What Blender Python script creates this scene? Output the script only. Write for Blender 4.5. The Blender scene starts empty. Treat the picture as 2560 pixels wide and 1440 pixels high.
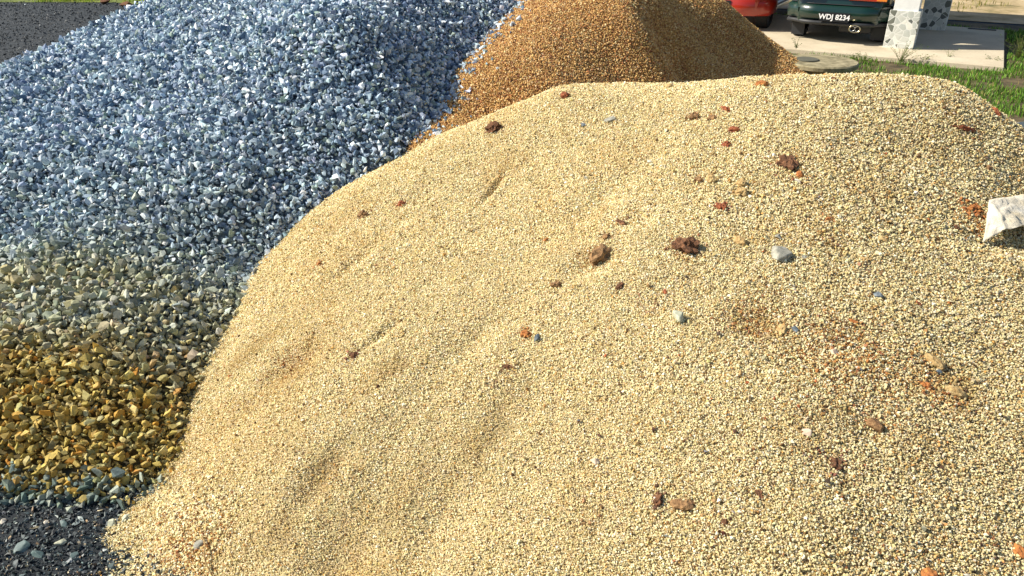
import bpy, bmesh, math, random
import numpy as np
from mathutils import Vector, Matrix
random.seed(7)
RNG = np.random.default_rng(7)
R = math.radians
scene = bpy.context.scene
C = scene.collection

# ------------------------------------------------------------------ camera
PITCH = R(27.0); HC = 2.0; F = 1934.0; S = HC / 1.7
cd = bpy.data.cameras.new('camera'); cam = bpy.data.objects.new('camera', cd); C.objects.link(cam)
cam.location = (0, 0, HC); cam.rotation_euler = (R(90) - PITCH, 0, 0)
cd.sensor_width = 36; cd.lens = F / 2560 * 36; cd.clip_start = 0.05; cd.clip_end = 1000
scene.camera = cam

# ------------------------------------------------------------------ light
SUN_EL = R(39); SUN_DIR = Vector((-1, 0.077, 0)).normalized()           # towards the sun, in plan
az = math.atan2(SUN_DIR.x, SUN_DIR.y)                                    # clockwise from +Y
w = bpy.data.worlds.new('World'); scene.world = w; w.use_nodes = True
nt = w.node_tree; bg = nt.nodes['Background']
sky = nt.nodes.new('ShaderNodeTexSky'); sky.sky_type = 'NISHITA'; sky.sun_disc = False
sky.sun_elevation = SUN_EL; sky.sun_rotation = az; sky.air_density = 1.0; sky.dust_density = 1.2
nt.links.new(sky.outputs[0], bg.inputs[0]); bg.inputs[1].default_value = 0.08
sl = bpy.data.lights.new('sun', 'SUN'); sl.energy = 5.0; sl.angle = R(0.5); sl.color = (1.0, 0.93, 0.80)
sun = bpy.data.objects.new('sun', sl); C.objects.link(sun)
sv = Vector((SUN_DIR.x * math.cos(SUN_EL), SUN_DIR.y * math.cos(SUN_EL), math.sin(SUN_EL)))
sun.rotation_euler = sv.to_track_quat('Z', 'Y').to_euler()
scene.view_settings.view_transform = 'Standard'; scene.view_settings.look = 'None'
scene.view_settings.exposure = 0.62; scene.view_settings.gamma = 1
scene.cycles.max_bounces = 6; scene.cycles.diffuse_bounces = 3; scene.cycles.glossy_bounces = 2

# ------------------------------------------------------------------ geometry of the view (to measure places, not to draw)
SP, CP = math.sin(PITCH), math.cos(PITCH)
def ray(u, v):
    a = (u - 1280) / F; b = (720 - v) / F
    return np.array([a, CP + b * SP, -SP + b * CP])
def P(u, v, t17):
    return np.array([0, 0, HC]) + ray(u, v) * (t17 * S)
def G(u, v, z=0.0):
    d = ray(u, v); t = (z - HC) / d[2]
    return np.array([0, 0, HC]) + d * t
def project(p):
    x, y, z = p[..., 0], p[..., 1], p[..., 2] - HC
    t = y * CP - z * SP; b = (y * SP + z * CP) / t
    return 1280 + F * x / t, 720 - F * b, t

# ------------------------------------------------------------------ noise
def vnoise(x, y, seed, scale):
    r = np.random.default_rng(seed); N = 256
    g = r.random((N, N)) * 2 - 1
    X = x / scale + 1000.3; Y = y / scale + 1000.7
    xi = np.floor(X).astype(int); yi = np.floor(Y).astype(int)
    fx = X - xi; fy = Y - yi
    fx = fx * fx * (3 - 2 * fx); fy = fy * fy * (3 - 2 * fy)
    a = g[xi % N, yi % N]; b = g[(xi + 1) % N, yi % N]; c = g[xi % N, (yi + 1) % N]; d = g[(xi + 1) % N, (yi + 1) % N]
    return (a * (1 - fx) + b * fx) * (1 - fy) + (c * (1 - fx) + d * fx) * fy
def fbm(x, y, seed, scale, oct=3):
    s = 0; a = 1
    for k in range(oct):
        s = s + a * vnoise(x, y, seed + k, scale); a *= .5; scale *= .5
    return s
def smooth(a, b, x):
    t = np.clip((x - a) / (b - a), 0, 1); return t * t * (3 - 2 * t)

# ------------------------------------------------------------------ the three heaps as height fields
class TPS:
    def __init__(s, pts, lam=0.002):
        s.p = np.array(pts, float); n = len(s.p)
        d = np.hypot(s.p[:, None, 0] - s.p[None, :, 0], s.p[:, None, 1] - s.p[None, :, 1])
        K = s.U(d) + lam * np.eye(n); Q = np.c_[np.ones(n), s.p[:, :2]]
        A = np.block([[K, Q], [Q.T, np.zeros((3, 3))]])
        s.w = np.linalg.solve(A, np.r_[s.p[:, 2], np.zeros(3)])
    @staticmethod
    def U(r): return np.where(r > 1e-9, r * r * np.log(np.maximum(r, 1e-9)), 0)
    def __call__(s, x, y):
        x = np.asarray(x, float); y = np.asarray(y, float)
        o = s.w[-3] + s.w[-2] * x + s.w[-1] * y
        for (px, py, _), w_ in zip(s.p, s.w): o = o + w_ * s.U(np.hypot(x - px, y - py))
        return o
def Q(x, y, z): return np.array([x, y, z]) * S
class Field:                      # cached grid with bilinear lookup
    def __init__(s, fn, x0, x1, y0, y1, st):
        s.x0, s.y0, s.st = x0, y0, st
        s.xs = np.arange(x0, x1, st); s.ys = np.arange(y0, y1, st)
        X, Y = np.meshgrid(s.xs, s.ys, indexing='ij'); s.z = np.maximum(fn(X, Y), -0.25)
    def __call__(s, x, y):
        fx = (np.asarray(x, float) - s.x0) / s.st; fy = (np.asarray(y, float) - s.y0) / s.st
        inside = (fx >= 0) & (fy >= 0) & (fx < len(s.xs) - 1) & (fy < len(s.ys) - 1)
        fx = np.clip(fx, 0, len(s.xs) - 1.001); fy = np.clip(fy, 0, len(s.ys) - 1.001)
        i = fx.astype(int); j = fy.astype(int); fx = fx - i; fy = fy - j; z = s.z
        o = (z[i, j] * (1 - fx) + z[i + 1, j] * fx) * (1 - fy) + (z[i, j + 1] * (1 - fx) + z[i + 1, j + 1] * fx) * fy
        return np.where(inside, o, -0.25)

valley = [G(400, 1215, .012), G(430, 1130, .02), G(470, 1005, .03), G(530, 870, .035), G(580, 760, .04), G(620, 685, .04), G(690, 595, .05)]
contact = [P(1060, 320, 4.55), P(1095, 270, 4.85), P(1120, 215, 5.15), P(1150, 160, 5.45), P(1210, 95, 5.9), P(1290, 8, 6.6)]
beige_pts = valley + [P(1000, 387, 4.45), P(1250, 282, 4.2), P(1390, 217, 4.2), P(1520, 211, 4.18), P(1650, 208, 4.15), P(1800, 199, 4.12), P(2025, 190, 4.1), P(2200, 191, 4.1),
    P(2330, 198, 4.1), P(2400, 220, 4.1), P(2480, 276, 4.08), P(2560, 334, 4.05), P(820, 490, 4.15),
    P(1600, 600, 2.97), P(1600, 1000, 2.35), P(1600, 1440, 1.9), P(1600, 300, 3.8), P(900, 900, 2.62), P(700, 1200, 2.28),
    G(500, 1440, 0), G(265, 1345, .004), G(470, 1410, .012), G(330, 1310, .008), P(800, 1440, 2.08), P(1000, 1440, 2.03), P(1200, 700, 2.95), P(1200, 1100, 2.3),
    P(2560, 600, 3.3), P(2560, 1000, 2.5), P(2000, 600, 3.0), P(2000, 1000, 2.3), P(2000, 1440, 1.85), P(2560, 1440, 1.95),
    P(2300, 300, 3.75), P(2560, 450, 3.75), P(1300, 400, 3.75),
    Q(.24, 4.9, .4), Q(1.0, 4.9, .42), Q(1.6, 4.9, .45), Q(2.3, 4.9, .3), Q(3.0, 4.3, .2), Q(3.3, 3.4, .05), Q(3.2, 2.4, -.02), Q(3.0, 1.4, -.05),
    Q(-.9, 4.9, 0), Q(0, 5.6, -.05), Q(1.2, 5.8, -.1), Q(2.6, 5.6, -.15), Q(3.8, 4.6, -.2), Q(-1.7, 3.2, -.3), Q(-1.7, 4.2, -.3),
    Q(-1.6, 2.2, -.25), Q(-1.4, 1.2, -.2), Q(-.8, .6, -.15), Q(.3, .5, -.05), Q(1.5, .4, -.05), Q(2.8, .5, -.1)]
grey_pts = [G(0, 1255, -.01), G(200, 1250, -.01), G(400, 1225, -.01), G(-500, 1255, -.01), P(760, 528, 4.05), P(700, 450, 4.15), P(860, 420, 4.2), P(600, 450, 4.0), G(620, 685, .06), G(580, 760, .05), G(530, 870, .045), G(470, 1005, .035), G(430, 1130, .02),
    P(300, 600, 3.66), P(300, 900, 2.87), P(0, 600, 3.74), P(0, 900, 2.87), P(-500, 900, 2.95), P(-500, 600, 3.7), P(600, 300, 4.4), P(900, 300, 4.3), P(900, 50, 4.8),
    P(600, 50, 5.3), P(300, 300, 4.6), P(300, 100, 5.8), P(50, 168, 5.2), P(50, 400, 4.1), P(335, 25, 6.5), P(150, 118, 5.8),
    P(450, 800, 3.24), P(480, 640, 3.75), P(240, 69, 6.1),
    *contact, P(1010, 372, 4.3), Q(.35, 6.2, .45), Q(.4, 6.8, .55), Q(-1, 6.4, 1.2), Q(-2, 6.6, 1.12), Q(-1.9, 7.6, 1.0), Q(-3.0, 7.6, .78), Q(-1, 8.2, .5),
    Q(-3, 9.2, 0), Q(-4.5, 7.4, -.1), Q(-4.3, 6.2, .15), Q(-4.6, 5.0, .1), Q(-5.2, 4.0, .0), Q(.5, 6.6, .45), Q(.4, 5.4, .1), Q(0, 7.8, .3), Q(1.2, 7.2, 0), Q(.3, 4.6, .0), Q(-.4, 3.7, -.1),
    Q(-.6, 3.0, -.15), Q(-.5, 2, -.3), Q(-1.5, 1.3, -.25), Q(-3.5, 1.3, -.25), Q(-6, 3, -.2), Q(-6, 6, -.4), Q(-5, 9, -.4), Q(-1, 10, -.3), Q(1.5, 9, -.3)]
orange_pts = [P(1400, 205, 5.15), P(1200, 300, 4.8), P(1620, 90, 5.95), P(1810, 4, 7.6), P(1905, 80, 7.9),
    P(1975, 135, 7.95), P(1900, 170, 7.5), G(2030, 182, 0), P(1850, 150, 7.3), P(1300, 100, 5.55), *contact, P(1010, 372, 4.32), P(1200, 200, 5.1), P(1250, 130, 5.4), P(1350, 40, 5.85), P(1450, 50, 5.85), P(1640, 0, 6.4), P(1700, 200, 6.3), P(1530, 140, 5.72), P(1740, 90, 6.95),
    Q(.6, 7.6, 1.12), Q(1.3, 7.9, 1.05), Q(-.2, 7.6, .95), Q(1.5, 9.3, .2), Q(2.4, 9.0, .15), Q(3.3, 8.7, -.08), Q(3.4, 7.6, -.08), Q(2.9, 6.5, -.08), Q(2.0, 5.7, -.02), Q(1, 5.2, .08), Q(.2, 4.6, .35),
    Q(-.9, 4.4, .15), Q(-1.0, 5.2, .3), Q(-1.0, 7, .6), Q(0, 9.6, .1), Q(4.2, 9, -.5), Q(4.2, 7, -.5), Q(2, 10.4, -.3), Q(2.5, 5, -.3), Q(0, 3.6, -.3), Q(-2, 6, -.2)]
tb, tg, to = TPS(beige_pts), TPS(grey_pts), TPS(orange_pts)
_dents = []          # (x, y, rx, ry, angle, depth)
def fbeige(x, y):
    z = tb(x, y)
    z = z + .017 * fbm(x * .8 + y * .5, y - x * .3, 11, .55, 2) + .0055 * fbm(x * 1.3 + y * .5, y - x * .6, 12, .16, 2) + .003 * np.abs(vnoise(x * 1.6 - y * .9, (y + x) * .5, 15, .10))
    for (cx, cy, rx, ry, an, dp) in _dents:
        dx = x - cx; dy = y - cy; ca, sa = math.cos(an), math.sin(an)
        q = ((dx * ca + dy * sa) / rx) ** 2 + ((-dx * sa + dy * ca) / ry) ** 2
        z = z - 1.35 * dp * (np.exp(-q) - .35 * np.exp(-q / 3.0))
    return z
_cy = np.array([4.0] + [p[1] for p in contact] + [9.0]); _cx = np.array([P(1000, 385, 4.25)[0]] + [p[0] for p in contact] + [P(1400, -80, 6.6)[0]])
def xcon(y): return np.interp(y, _cy, _cx)
def fgrey(x, y):
    w_ = np.clip(x - xcon(y) - .02, 0, 1.2) * smooth(4.4, 5.0, y)
    return tg(x, y) + .028 * fbm(x, y, 31, .7, 3) * (1 - smooth(-.5, 0, x - xcon(y)) * .7) - .8 * w_
def forange(x, y):
    w_ = np.clip(xcon(y) - x - .02, 0, 1.5)
    return to(x, y) + .012 * fbm(x, y, 41, .6, 2) + .006 * vnoise(x, y, 44, .15) - .6 * w_
def hit(fields, u, v):
    d = ray(u, v); ts = np.arange(1.2, 14, .004); p = np.array([0, 0, HC]) + d[None] * ts[:, None]
    h = np.maximum.reduce([f(p[:, 0], p[:, 1]) for f in fields] + [np.zeros(len(ts))])
    k = np.argmax(p[:, 2] <= h)
    return p[k]
FB0 = Field(lambda x, y: tb(x, y), -2.4, 4.6, .3, 7.0, .04)
# scrapes, foot holes and rills seen on the front heap
for (u, v, rx, ry, an, dp) in [(730, 905, .17, .10, .9, .035), (560, 870, .12, .06, 1.0, .012), (800, 1205, .14, .06, .95, .017), (1235, 470, .17, .022, 1.15, .022),
        (880, 660, .2, .04, .9, .012), (1000, 560, .12, .05, .7, .010), (1480, 660, .11, .08, .4, .02), (1890, 815, .10, .09, .3, .013), (860, 1400, .10, .12, 1.3, .03),
        (2180, 1075, .10, .07, .6, .015), (950, 840, .12, .03, .95, .018), (2470, 610, .2, .1, .2, .02), (1180, 850, .25, .08, 1.0, .018), (1090, 1330, .25, .09, 1.1, .012),
        (1530, 470, .35, .10, .9, .02), (1330, 1000, .35, .12, 1.0, .010)]:
    p = hit([FB0], u, v); _dents.append((p[0], p[1], rx, ry, an, dp * 1.5))
SHADE_PATCHES = []  # browner patches that paint the shading of the scoops into the sand
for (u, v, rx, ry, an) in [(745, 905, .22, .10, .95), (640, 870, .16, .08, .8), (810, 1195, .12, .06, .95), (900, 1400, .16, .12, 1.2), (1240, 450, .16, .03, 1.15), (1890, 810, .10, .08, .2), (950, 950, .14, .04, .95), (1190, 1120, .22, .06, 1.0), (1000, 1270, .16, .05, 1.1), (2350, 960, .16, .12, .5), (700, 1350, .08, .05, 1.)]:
    p = hit([FB0], u, v); SHADE_PATCHES.append((p[0], p[1], rx, ry, an))
FB = Field(fbeige, -2.4, 4.6, .3, 7.0, .02)
FG = Field(fgrey, -7.0, 2.4, 1.4, 12.5, .05)
FO = Field(forange, -2.4, 5.2, 3.8, 12.6, .04)
def slope(f, x, y):
    e = .05
    return (f(x + e, y) - f(x - e, y)) / (2 * e), (f(x, y + e) - f(x, y - e)) / (2 * e)

# ------------------------------------------------------------------ object helpers
def tag(o, label=None, cat=None, group=None, kind=None):
    if label: o['label'] = label
    if cat: o['category'] = cat
    if group: o['group'] = group
    if kind: o['kind'] = kind
    return o
def empty(name, loc=(0, 0, 0), rz=0):
    o = bpy.data.objects.new(name, None); C.objects.link(o); o.location = loc; o.rotation_euler = (0, 0, rz); o.empty_display_size = .1
    return o
def mesh_obj(name, verts, faces, m, parent=None, smooth_=False):
    me = bpy.data.meshes.new(name); me.from_pydata([tuple(v) for v in verts], [], [tuple(f) for f in faces]); me.update()
    if m: me.materials.append(m)
    if smooth_: me.polygons.foreach_set('use_smooth', [True] * len(me.polygons))
    o = bpy.data.objects.new(name, me); C.objects.link(o)
    if parent: o.parent = parent
    return o
def bm_obj(name, bm, m, parent=None, smooth_=False, loc=None):
    me = bpy.data.meshes.new(name); bm.normal_update(); bm.to_mesh(me); bm.free()
    if m: me.materials.append(m)
    if smooth_: me.polygons.foreach_set('use_smooth', [True] * len(me.polygons))
    o = bpy.data.objects.new(name, me); C.objects.link(o)
    if parent: o.parent = parent
    if loc is not None: o.location = loc
    return o
def big_mesh(name, V, T, col, m, slots=None):
    """V (n,3) T (k,3) triangles, col (n,3) per point"""
    me = bpy.data.meshes.new(name); n, k = len(V), len(T)
    me.vertices.add(n); me.vertices.foreach_set('co', V.astype(np.float32).ravel())
    me.loops.add(3 * k); me.loops.foreach_set('vertex_index', T.astype(np.int32).ravel())
    me.polygons.add(k); me.polygons.foreach_set('loop_start', np.arange(0, 3 * k, 3, dtype=np.int32))
    me.polygons.foreach_set('loop_total', np.full(k, 3, dtype=np.int32))
    if col is not None:
        at = me.attributes.new('tint', 'FLOAT_COLOR', 'POINT')
        at.data.foreach_set('color', np.c_[col, np.ones(n)].astype(np.float32).ravel())
    me.polygons.foreach_set('use_smooth', np.zeros(k, dtype=bool)); me.materials.append(m); me.update(calc_edges=True)
    o = bpy.data.objects.new(name, me); C.objects.link(o)
    return o
def grid_tris(nx, ny, keep=None):
    i, j = np.meshgrid(np.arange(nx - 1), np.arange(ny - 1), indexing='ij'); a = (i * ny + j).ravel()
    if keep is not None: a = a[keep.ravel()]
    return np.r_[np.c_[a, a + ny, a + ny + 1], np.c_[a, a + ny + 1, a + 1]]
def hull_shape(npts, seed, flat=(1, .8, .6)):
    r = random.Random(seed); bm = bmesh.new()
    for k in range(npts):
        v = Vector((r.gauss(0, 1), r.gauss(0, 1), r.gauss(0, 1))).normalized() * r.uniform(.82, 1.12)
        bm.verts.new((v.x * flat[0], v.y * flat[1], v.z * flat[2]))
    res = bmesh.ops.convex_hull(bm, input=bm.verts)
    junk = [g for g in res['geom_interior'] if isinstance(g, bmesh.types.BMVert)] + [g for g in res['geom_unused'] if isinstance(g, bmesh.types.BMVert)]
    bmesh.ops.delete(bm, geom=list(set(junk)), context='VERTS')
    bmesh.ops.triangulate(bm, faces=bm.faces)
    bm.verts.index_update(); V = np.array([v.co[:] for v in bm.verts]); T = np.array([[v.index for v in f.verts] for f in bm.faces])
    bm.free(); return V, T
def rand_rot(n, rng, tilt=1.0):
    q = rng.normal(size=(n, 4)); q[:, 0] += (1 - tilt) * 3; q /= np.linalg.norm(q, axis=1)[:, None]
    w_, x, y, z = q.T
    return np.stack([np.stack([1 - 2 * (y * y + z * z), 2 * (x * y - z * w_), 2 * (x * z + y * w_)], -1),
                     np.stack([2 * (x * y + z * w_), 1 - 2 * (x * x + z * z), 2 * (y * z - x * w_)], -1),
                     np.stack([2 * (x * z - y * w_), 2 * (y * z + x * w_), 1 - 2 * (x * x + y * y)], -1)], 1)
def scatter(shapes, pos, size, rot, col):
    """returns V, T, C for a copy of a random shape at every position"""
    Vs, Ts, Cs = [], [], []; off = 0; pick = RNG.integers(0, len(shapes), len(pos))
    for k, (V, T) in enumerate(shapes):
        I = np.nonzero(pick == k)[0]
        if not len(I): continue
        W = np.einsum('nij,vj->nvi', rot[I], V) * size[I][:, None, None] + pos[I][:, None, :]
        Vs.append(W.reshape(-1, 3)); Ts.append((T[None] + (np.arange(len(I)) * len(V))[:, None, None] + off).reshape(-1, 3))
        Cs.append(np.repeat(col[I], len(V), axis=0)); off += len(I) * len(V)
    return np.concatenate(Vs), np.concatenate(Ts), np.concatenate(Cs)
def join(parts):
    off = 0; Vs, Ts, Cs = [], [], []
    for V, T, c in parts:
        Vs.append(V); Ts.append(T + off); Cs.append(c); off += len(V)
    return np.concatenate(Vs), np.concatenate(Ts), np.concatenate(Cs)
def jitter(x0, x1, y0, y1, st, rng, amt=.5):
    X, Y = np.meshgrid(np.arange(x0, x1, st), np.arange(y0, y1, st), indexing='ij')
    X = X + (np.arange(X.shape[1]) % 2)[None] * st * .5
    x = X.ravel() + rng.uniform(-amt, amt, X.size) * st; y = Y.ravel() + rng.uniform(-amt, amt, X.size) * st
    return x, y
def inview(p, mu=420, mv=260):
    u, v, t = project(p); return (u > -mu) & (u < 2560 + mu) & (v > -mv) & (v < 1440 + mv) & (t > .3)
def palette(cols, wts, n, rng, var=.12):
    c = np.array(cols, float); k = rng.choice(len(c), n, p=np.array(wts) / sum(wts))
    o = c[k] * (1 + rng.normal(0, var, (n, 1))) * (1 + rng.normal(0, .03, (n, 3)))
    return np.clip(o, .005, .95)

# ------------------------------------------------------------------ materials
def mat(name, col=(.5, .5, .5), rough=.8, metal=0, spec=.5, coat=0):
    m = bpy.data.materials.new(name); m.use_nodes = True; b = m.node_tree.nodes['Principled BSDF']
    b.inputs['Base Color'].default_value = (*col, 1); b.inputs['Roughness'].default_value = rough
    b.inputs['Metallic'].default_value = metal; b.inputs['Specular IOR Level'].default_value = spec
    if coat: b.inputs['Coat Weight'].default_value = coat; b.inputs['Coat Roughness'].default_value = .03
    return m, m.node_tree, b
def ramp(nt, fac, stops):
    r = nt.nodes.new('ShaderNodeValToRGB'); e = r.color_ramp.elements
    while len(e) > 1: e.remove(e[-1])
    e[0].position = stops[0][0]; e[0].color = (*stops[0][1], 1)
    for p, c in stops[1:]: k = e.new(p); k.color = (*c, 1)
    nt.links.new(fac, r.inputs[0]); return r.outputs[0]
def noise(nt, scale, detail=4, rough=.6, coords=None):
    n = nt.nodes.new('ShaderNodeTexNoise'); n.inputs['Scale'].default_value = scale; n.inputs['Detail'].default_value = detail; n.inputs['Roughness'].default_value = rough
    if coords is None:
        tc = nt.nodes.new('ShaderNodeTexCoord'); coords = tc.outputs['Object']
    nt.links.new(coords, n.inputs['Vector']); return n.outputs['Fac']
def mixc(nt, fac, a, b, mode='MIX'):
    m = nt.nodes.new('ShaderNodeMix'); m.data_type = 'RGBA'; m.blend_type = mode
    for inp, val in ((m.inputs[0], fac), (m.inputs[6], a), (m.inputs[7], b)):
        if hasattr(val, 'links'): nt.links.new(val, inp)
        elif isinstance(val, tuple): inp.default_value = (*val, 1)
        else: inp.default_value = val
    return m.outputs[2]
def bump(nt, b, h, strength=.4, dist=.01):
    n = nt.nodes.new('ShaderNodeBump'); n.inputs['Strength'].default_value = strength; n.inputs['Distance'].default_value = dist
    nt.links.new(h, n.inputs['Height']); nt.links.new(n.outputs[0], b.inputs['Normal'])
def tint_mat(name, rough, vscale, lo, hi, bstr=.3, bd=.004, spec=.4):
    m, nt, b = mat(name, rough=rough, spec=spec); a = nt.nodes.new('ShaderNodeAttribute'); a.attribute_name = 'tint'
    n = noise(nt, vscale, 5, .65); r = ramp(nt, n, [(.3, lo), (.7, hi)])
    nt.links.new(mixc(nt, 1.0, a.outputs['Color'], r, 'MULTIPLY'), b.inputs['Base Color'])
    if bstr: bump(nt, b, n, bstr, bd)
    return m
def mottled(name, c1, c2, scale, rough=.85, bstr=.4, bd=.01, lo=.35, hi=.65, detail=6, spec=.4):
    m, nt, b = mat(name, rough=rough, spec=spec); n = noise(nt, scale, detail, .65)
    nt.links.new(ramp(nt, n, [(lo, c1), (hi, c2)]), b.inputs['Base Color'])
    if bstr: bump(nt, b, n, bstr, bd)
    return m
M_gravel = tint_mat('crushed_granite', .88, 90, (.66, .68, .72), (1.32, 1.31, 1.3), .5, .004, .2)
M_sand = tint_mat('sand_grains', .9, 160, (.85, .85, .85), (1.12, 1.12, 1.12), 0, spec=.15)
M_chip = tint_mat('slate_chips', .6, 60, (.7, .7, .7), (1.25, 1.25, 1.25), .3)

# ------------------------------------------------------------------ ground sheets
def sheet(name, pts, z, m, label=None):
    o = mesh_obj(name, [(p[0], p[1], z) for p in pts], [list(range(len(pts)))], m); o['kind'] = 'structure'; return o
mA, nt, b = mat('dark_yard', rough=.85)
n1 = noise(nt, 45, 6, .75); n2 = noise(nt, .7, 4, .6); n3 = noise(nt, 260, 3, .8)
c = ramp(nt, n1, [(.30, (.008, .012, .016)), (.52, (.018, .026, .034)), (.66, (.036, .047, .058)), (.78, (.12, .14, .15))])
c = mixc(nt, .45, c, ramp(nt, n2, [(.35, (.4, .5, .55)), (.7, (1.2, 1.15, 1.1))]), 'MULTIPLY')
nt.links.new(c, b.inputs['Base Color']); bump(nt, b, n3, .8, .01)
sheet('ground', [(-150, -60), (150, -60), (150, 200), (-150, 200)], 0, mA)

# slab frame: front right corner, direction along the front, direction into the carport
ZS = .06
c0 = G(2510, 168, ZS); c1 = G(1975, 122, ZS); e1 = (c0 - c1)[:2]; e1 /= np.linalg.norm(e1); e2 = np.array([-e1[1], e1[0]])
A1 = math.atan2(e1[1], e1[0])
def L(a, c, z=0): p = c0[:2] + a * e1 + c * e2; return np.array([p[0], p[1], z])     # a<0 to the left, c>0 deeper
def toL(p): d = np.array(p[:2]) - c0[:2]; return float(d @ e1), float(d @ e2)

mS = mottled('lawn_soil', (.045, .035, .018), (.16, .12, .06), 3.5, .95, .6, .03)
sheet('lawn_soil', [(3.0, -20), (60, -20), (60, 14), tuple(L(40, 4.4)[:2]), tuple(L(.1, 4.5)[:2]), tuple(L(-9, 4.6)[:2]), (2.4, 12.5), (2.0, 8.5)], .004, mS)
mF, nt, b = mat('dry_field', rough=.95)
n1 = noise(nt, .9, 6, .65); n2 = noise(nt, 8, 4, .6)
c = ramp(nt, n1, [(.36, (.13, .12, .035)), (.45, (.36, .27, .13)), (.62, (.58, .45, .27))])
c = mixc(nt, .35, c, ramp(nt, n2, [(.35, (.6, .6, .6)), (.7, (1.2, 1.2, 1.2))]), 'MULTIPLY'); nt.links.new(c, b.inputs['Base Color']); bump(nt, b, n2, .6, .04)
sheet('dry_field', [tuple(L(-14, 4.75)[:2]), tuple(L(40, 4.55)[:2]), (150, 10), (150, 198), (-3, 198), (-3, 40)], .010, mF)
mV = mottled('verge_soil', (.07, .10, .012), (.20, .24, .03), 1.2, .95, .5, .03)
sheet('grass_verge', [(-60, 17.4), (-8.2, 16.9), (-6.9, 16.2), (-2, 16.4), (3, 20), (3, 60), (-60, 60)], .006, mV)

# ------------------------------------------------------------------ grey gravel heap
def mound(F_, st, others, sink):
    x = np.arange(F_.xs[0], F_.xs[-1], st); y = np.arange(F_.ys[0], F_.ys[-1], st)
    X, Y = np.meshgrid(x, y, indexing='ij'); Z = F_(X, Y) - sink
    keep = (Z > -.2); k = keep[:-1, :-1] | keep[1:, :-1] | keep[:-1, 1:] | keep[1:, 1:]
    V = np.stack([X.ravel(), Y.ravel(), Z.ravel()], 1); return V, grid_tris(len(x), len(y), k)
rng = np.random.default_rng(101)
shapes = [hull_shape(random.choice([8, 9, 10, 12]), 500 + k, random.choice([(1, .82, .62), (1.15, .7, .5), (1, .9, .75), (1.2, .75, .4), (1.0, .95, .45)])) for k in range(40)]
shapes_lo = [hull_shape(8, 900 + k, random.choice([(1, .82, .62), (1.15, .7, .5), (1, .9, .8)])) for k in range(16)]
def gravel_layer(st, dz, frac, smean, sel=None):
    x, y = jitter(-6.5, 1.6, 1.7, 9.6, st, rng, .55)
    z = FG(x, y); p = np.stack([x, y, z], 1)
    k = (z > -.005) & (z > FB(x, y) - .05) & (z > FO(x, y) - .05) & inview(p) & (rng.random(len(x)) < frac)
    p = p[k]; n = len(p); size = smean * np.minimum(np.exp(rng.normal(-.03, .30, n)), 1.5) * (1 - .14 * (1 - smooth(2.3, 3.2, p[:, 1]))); p[:, 2] += dz * size * 1.0 + rng.normal(0, .004, n)
    return p, size
def grey_tint(p):
    n = len(p)
    cool = palette([(.37, .46, .54), (.22, .30, .39), (.53, .63, .69), (.76, .83, .85), (.09, .145, .22), (.31, .39, .35), (.36, .42, .52)], [5, 4.5, 4.5, 3, 3.0, 1.4, .6], n, rng, .14)
    warm = palette([(.42, .31, .085), (.52, .385, .11), (.28, .215, .07), (.48, .27, .05), (.36, .32, .135), (.55, .45, .20), (.52, .25, .045)], [5, 5, 3.4, 1.8, 2.4, 1, .6], n, rng, .14)
    green = palette([(.36, .38, .26), (.50, .51, .36), (.24, .27, .18), (.44, .41, .22)], [4, 3, 3, 2], n, rng, .14)
    u, v, t = project(p)
    dist = np.hypot(p[:, 0] + 1.9, (p[:, 1] - 1.9) * 1.0)                     # how far up from the ochre toe the stone lies
    yy = p[:, 1] + .30 * vnoise(p[:, 0], p[:, 1], 71, .5) + .25 * np.clip(p[:, 0] + 1.7, 0, 2)
    wv = (1 - smooth(2.4, 3.9, yy)) ** 1.3; gv = (1 - smooth(2.6, 5.6, yy)) ** 1.5
    r = rng.random(n); edge = (p[:, 1] < 2.27 + .04 * rng.normal(size=n))
    lb = np.clip(gv + (r - .5) * .6 * np.minimum(1, 3 * gv), 0, 1)[:, None]; c = green * lb + cool * (1 - lb);    lw_ = np.clip(wv * 1.25 + rng.normal(0, .17, n) * np.minimum(1, 3 * wv) - .05 * wv, 0, 1)[:, None]; c = warm * lw_ + c * (1 - lw_)
    c = np.where((edge & (rng.random(n) < .8))[:, None], palette([(.22, .26, .21), (.33, .36, .29), (.13, .17, .15)], [3, 2, 3], n, rng, .1), c)
    c = c * (.9 + .2 * rng.random((n, 1)))
    return c
parts = []
V, T = mound(FG, .05, None, .024)
parts.append((V, T, grey_tint(V) * .35))
for st, dz, frac, sm in ((.028, -.25, 1.0, .0205), (.031, .55, .85, .0210), (.050, 1.25, .5, .0235), (.026, .0, .5, .0125)):
    p, size = gravel_layer(st, dz, frac, sm)
    _, _, t = project(p); far = t > 6.3
    for sel, shp in ((~far, shapes), (far, shapes_lo)):
        q = p[sel]
        if len(q): parts.append(scatter(shp, q, size[sel], rand_rot(len(q), rng), grey_tint(q)))
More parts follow.
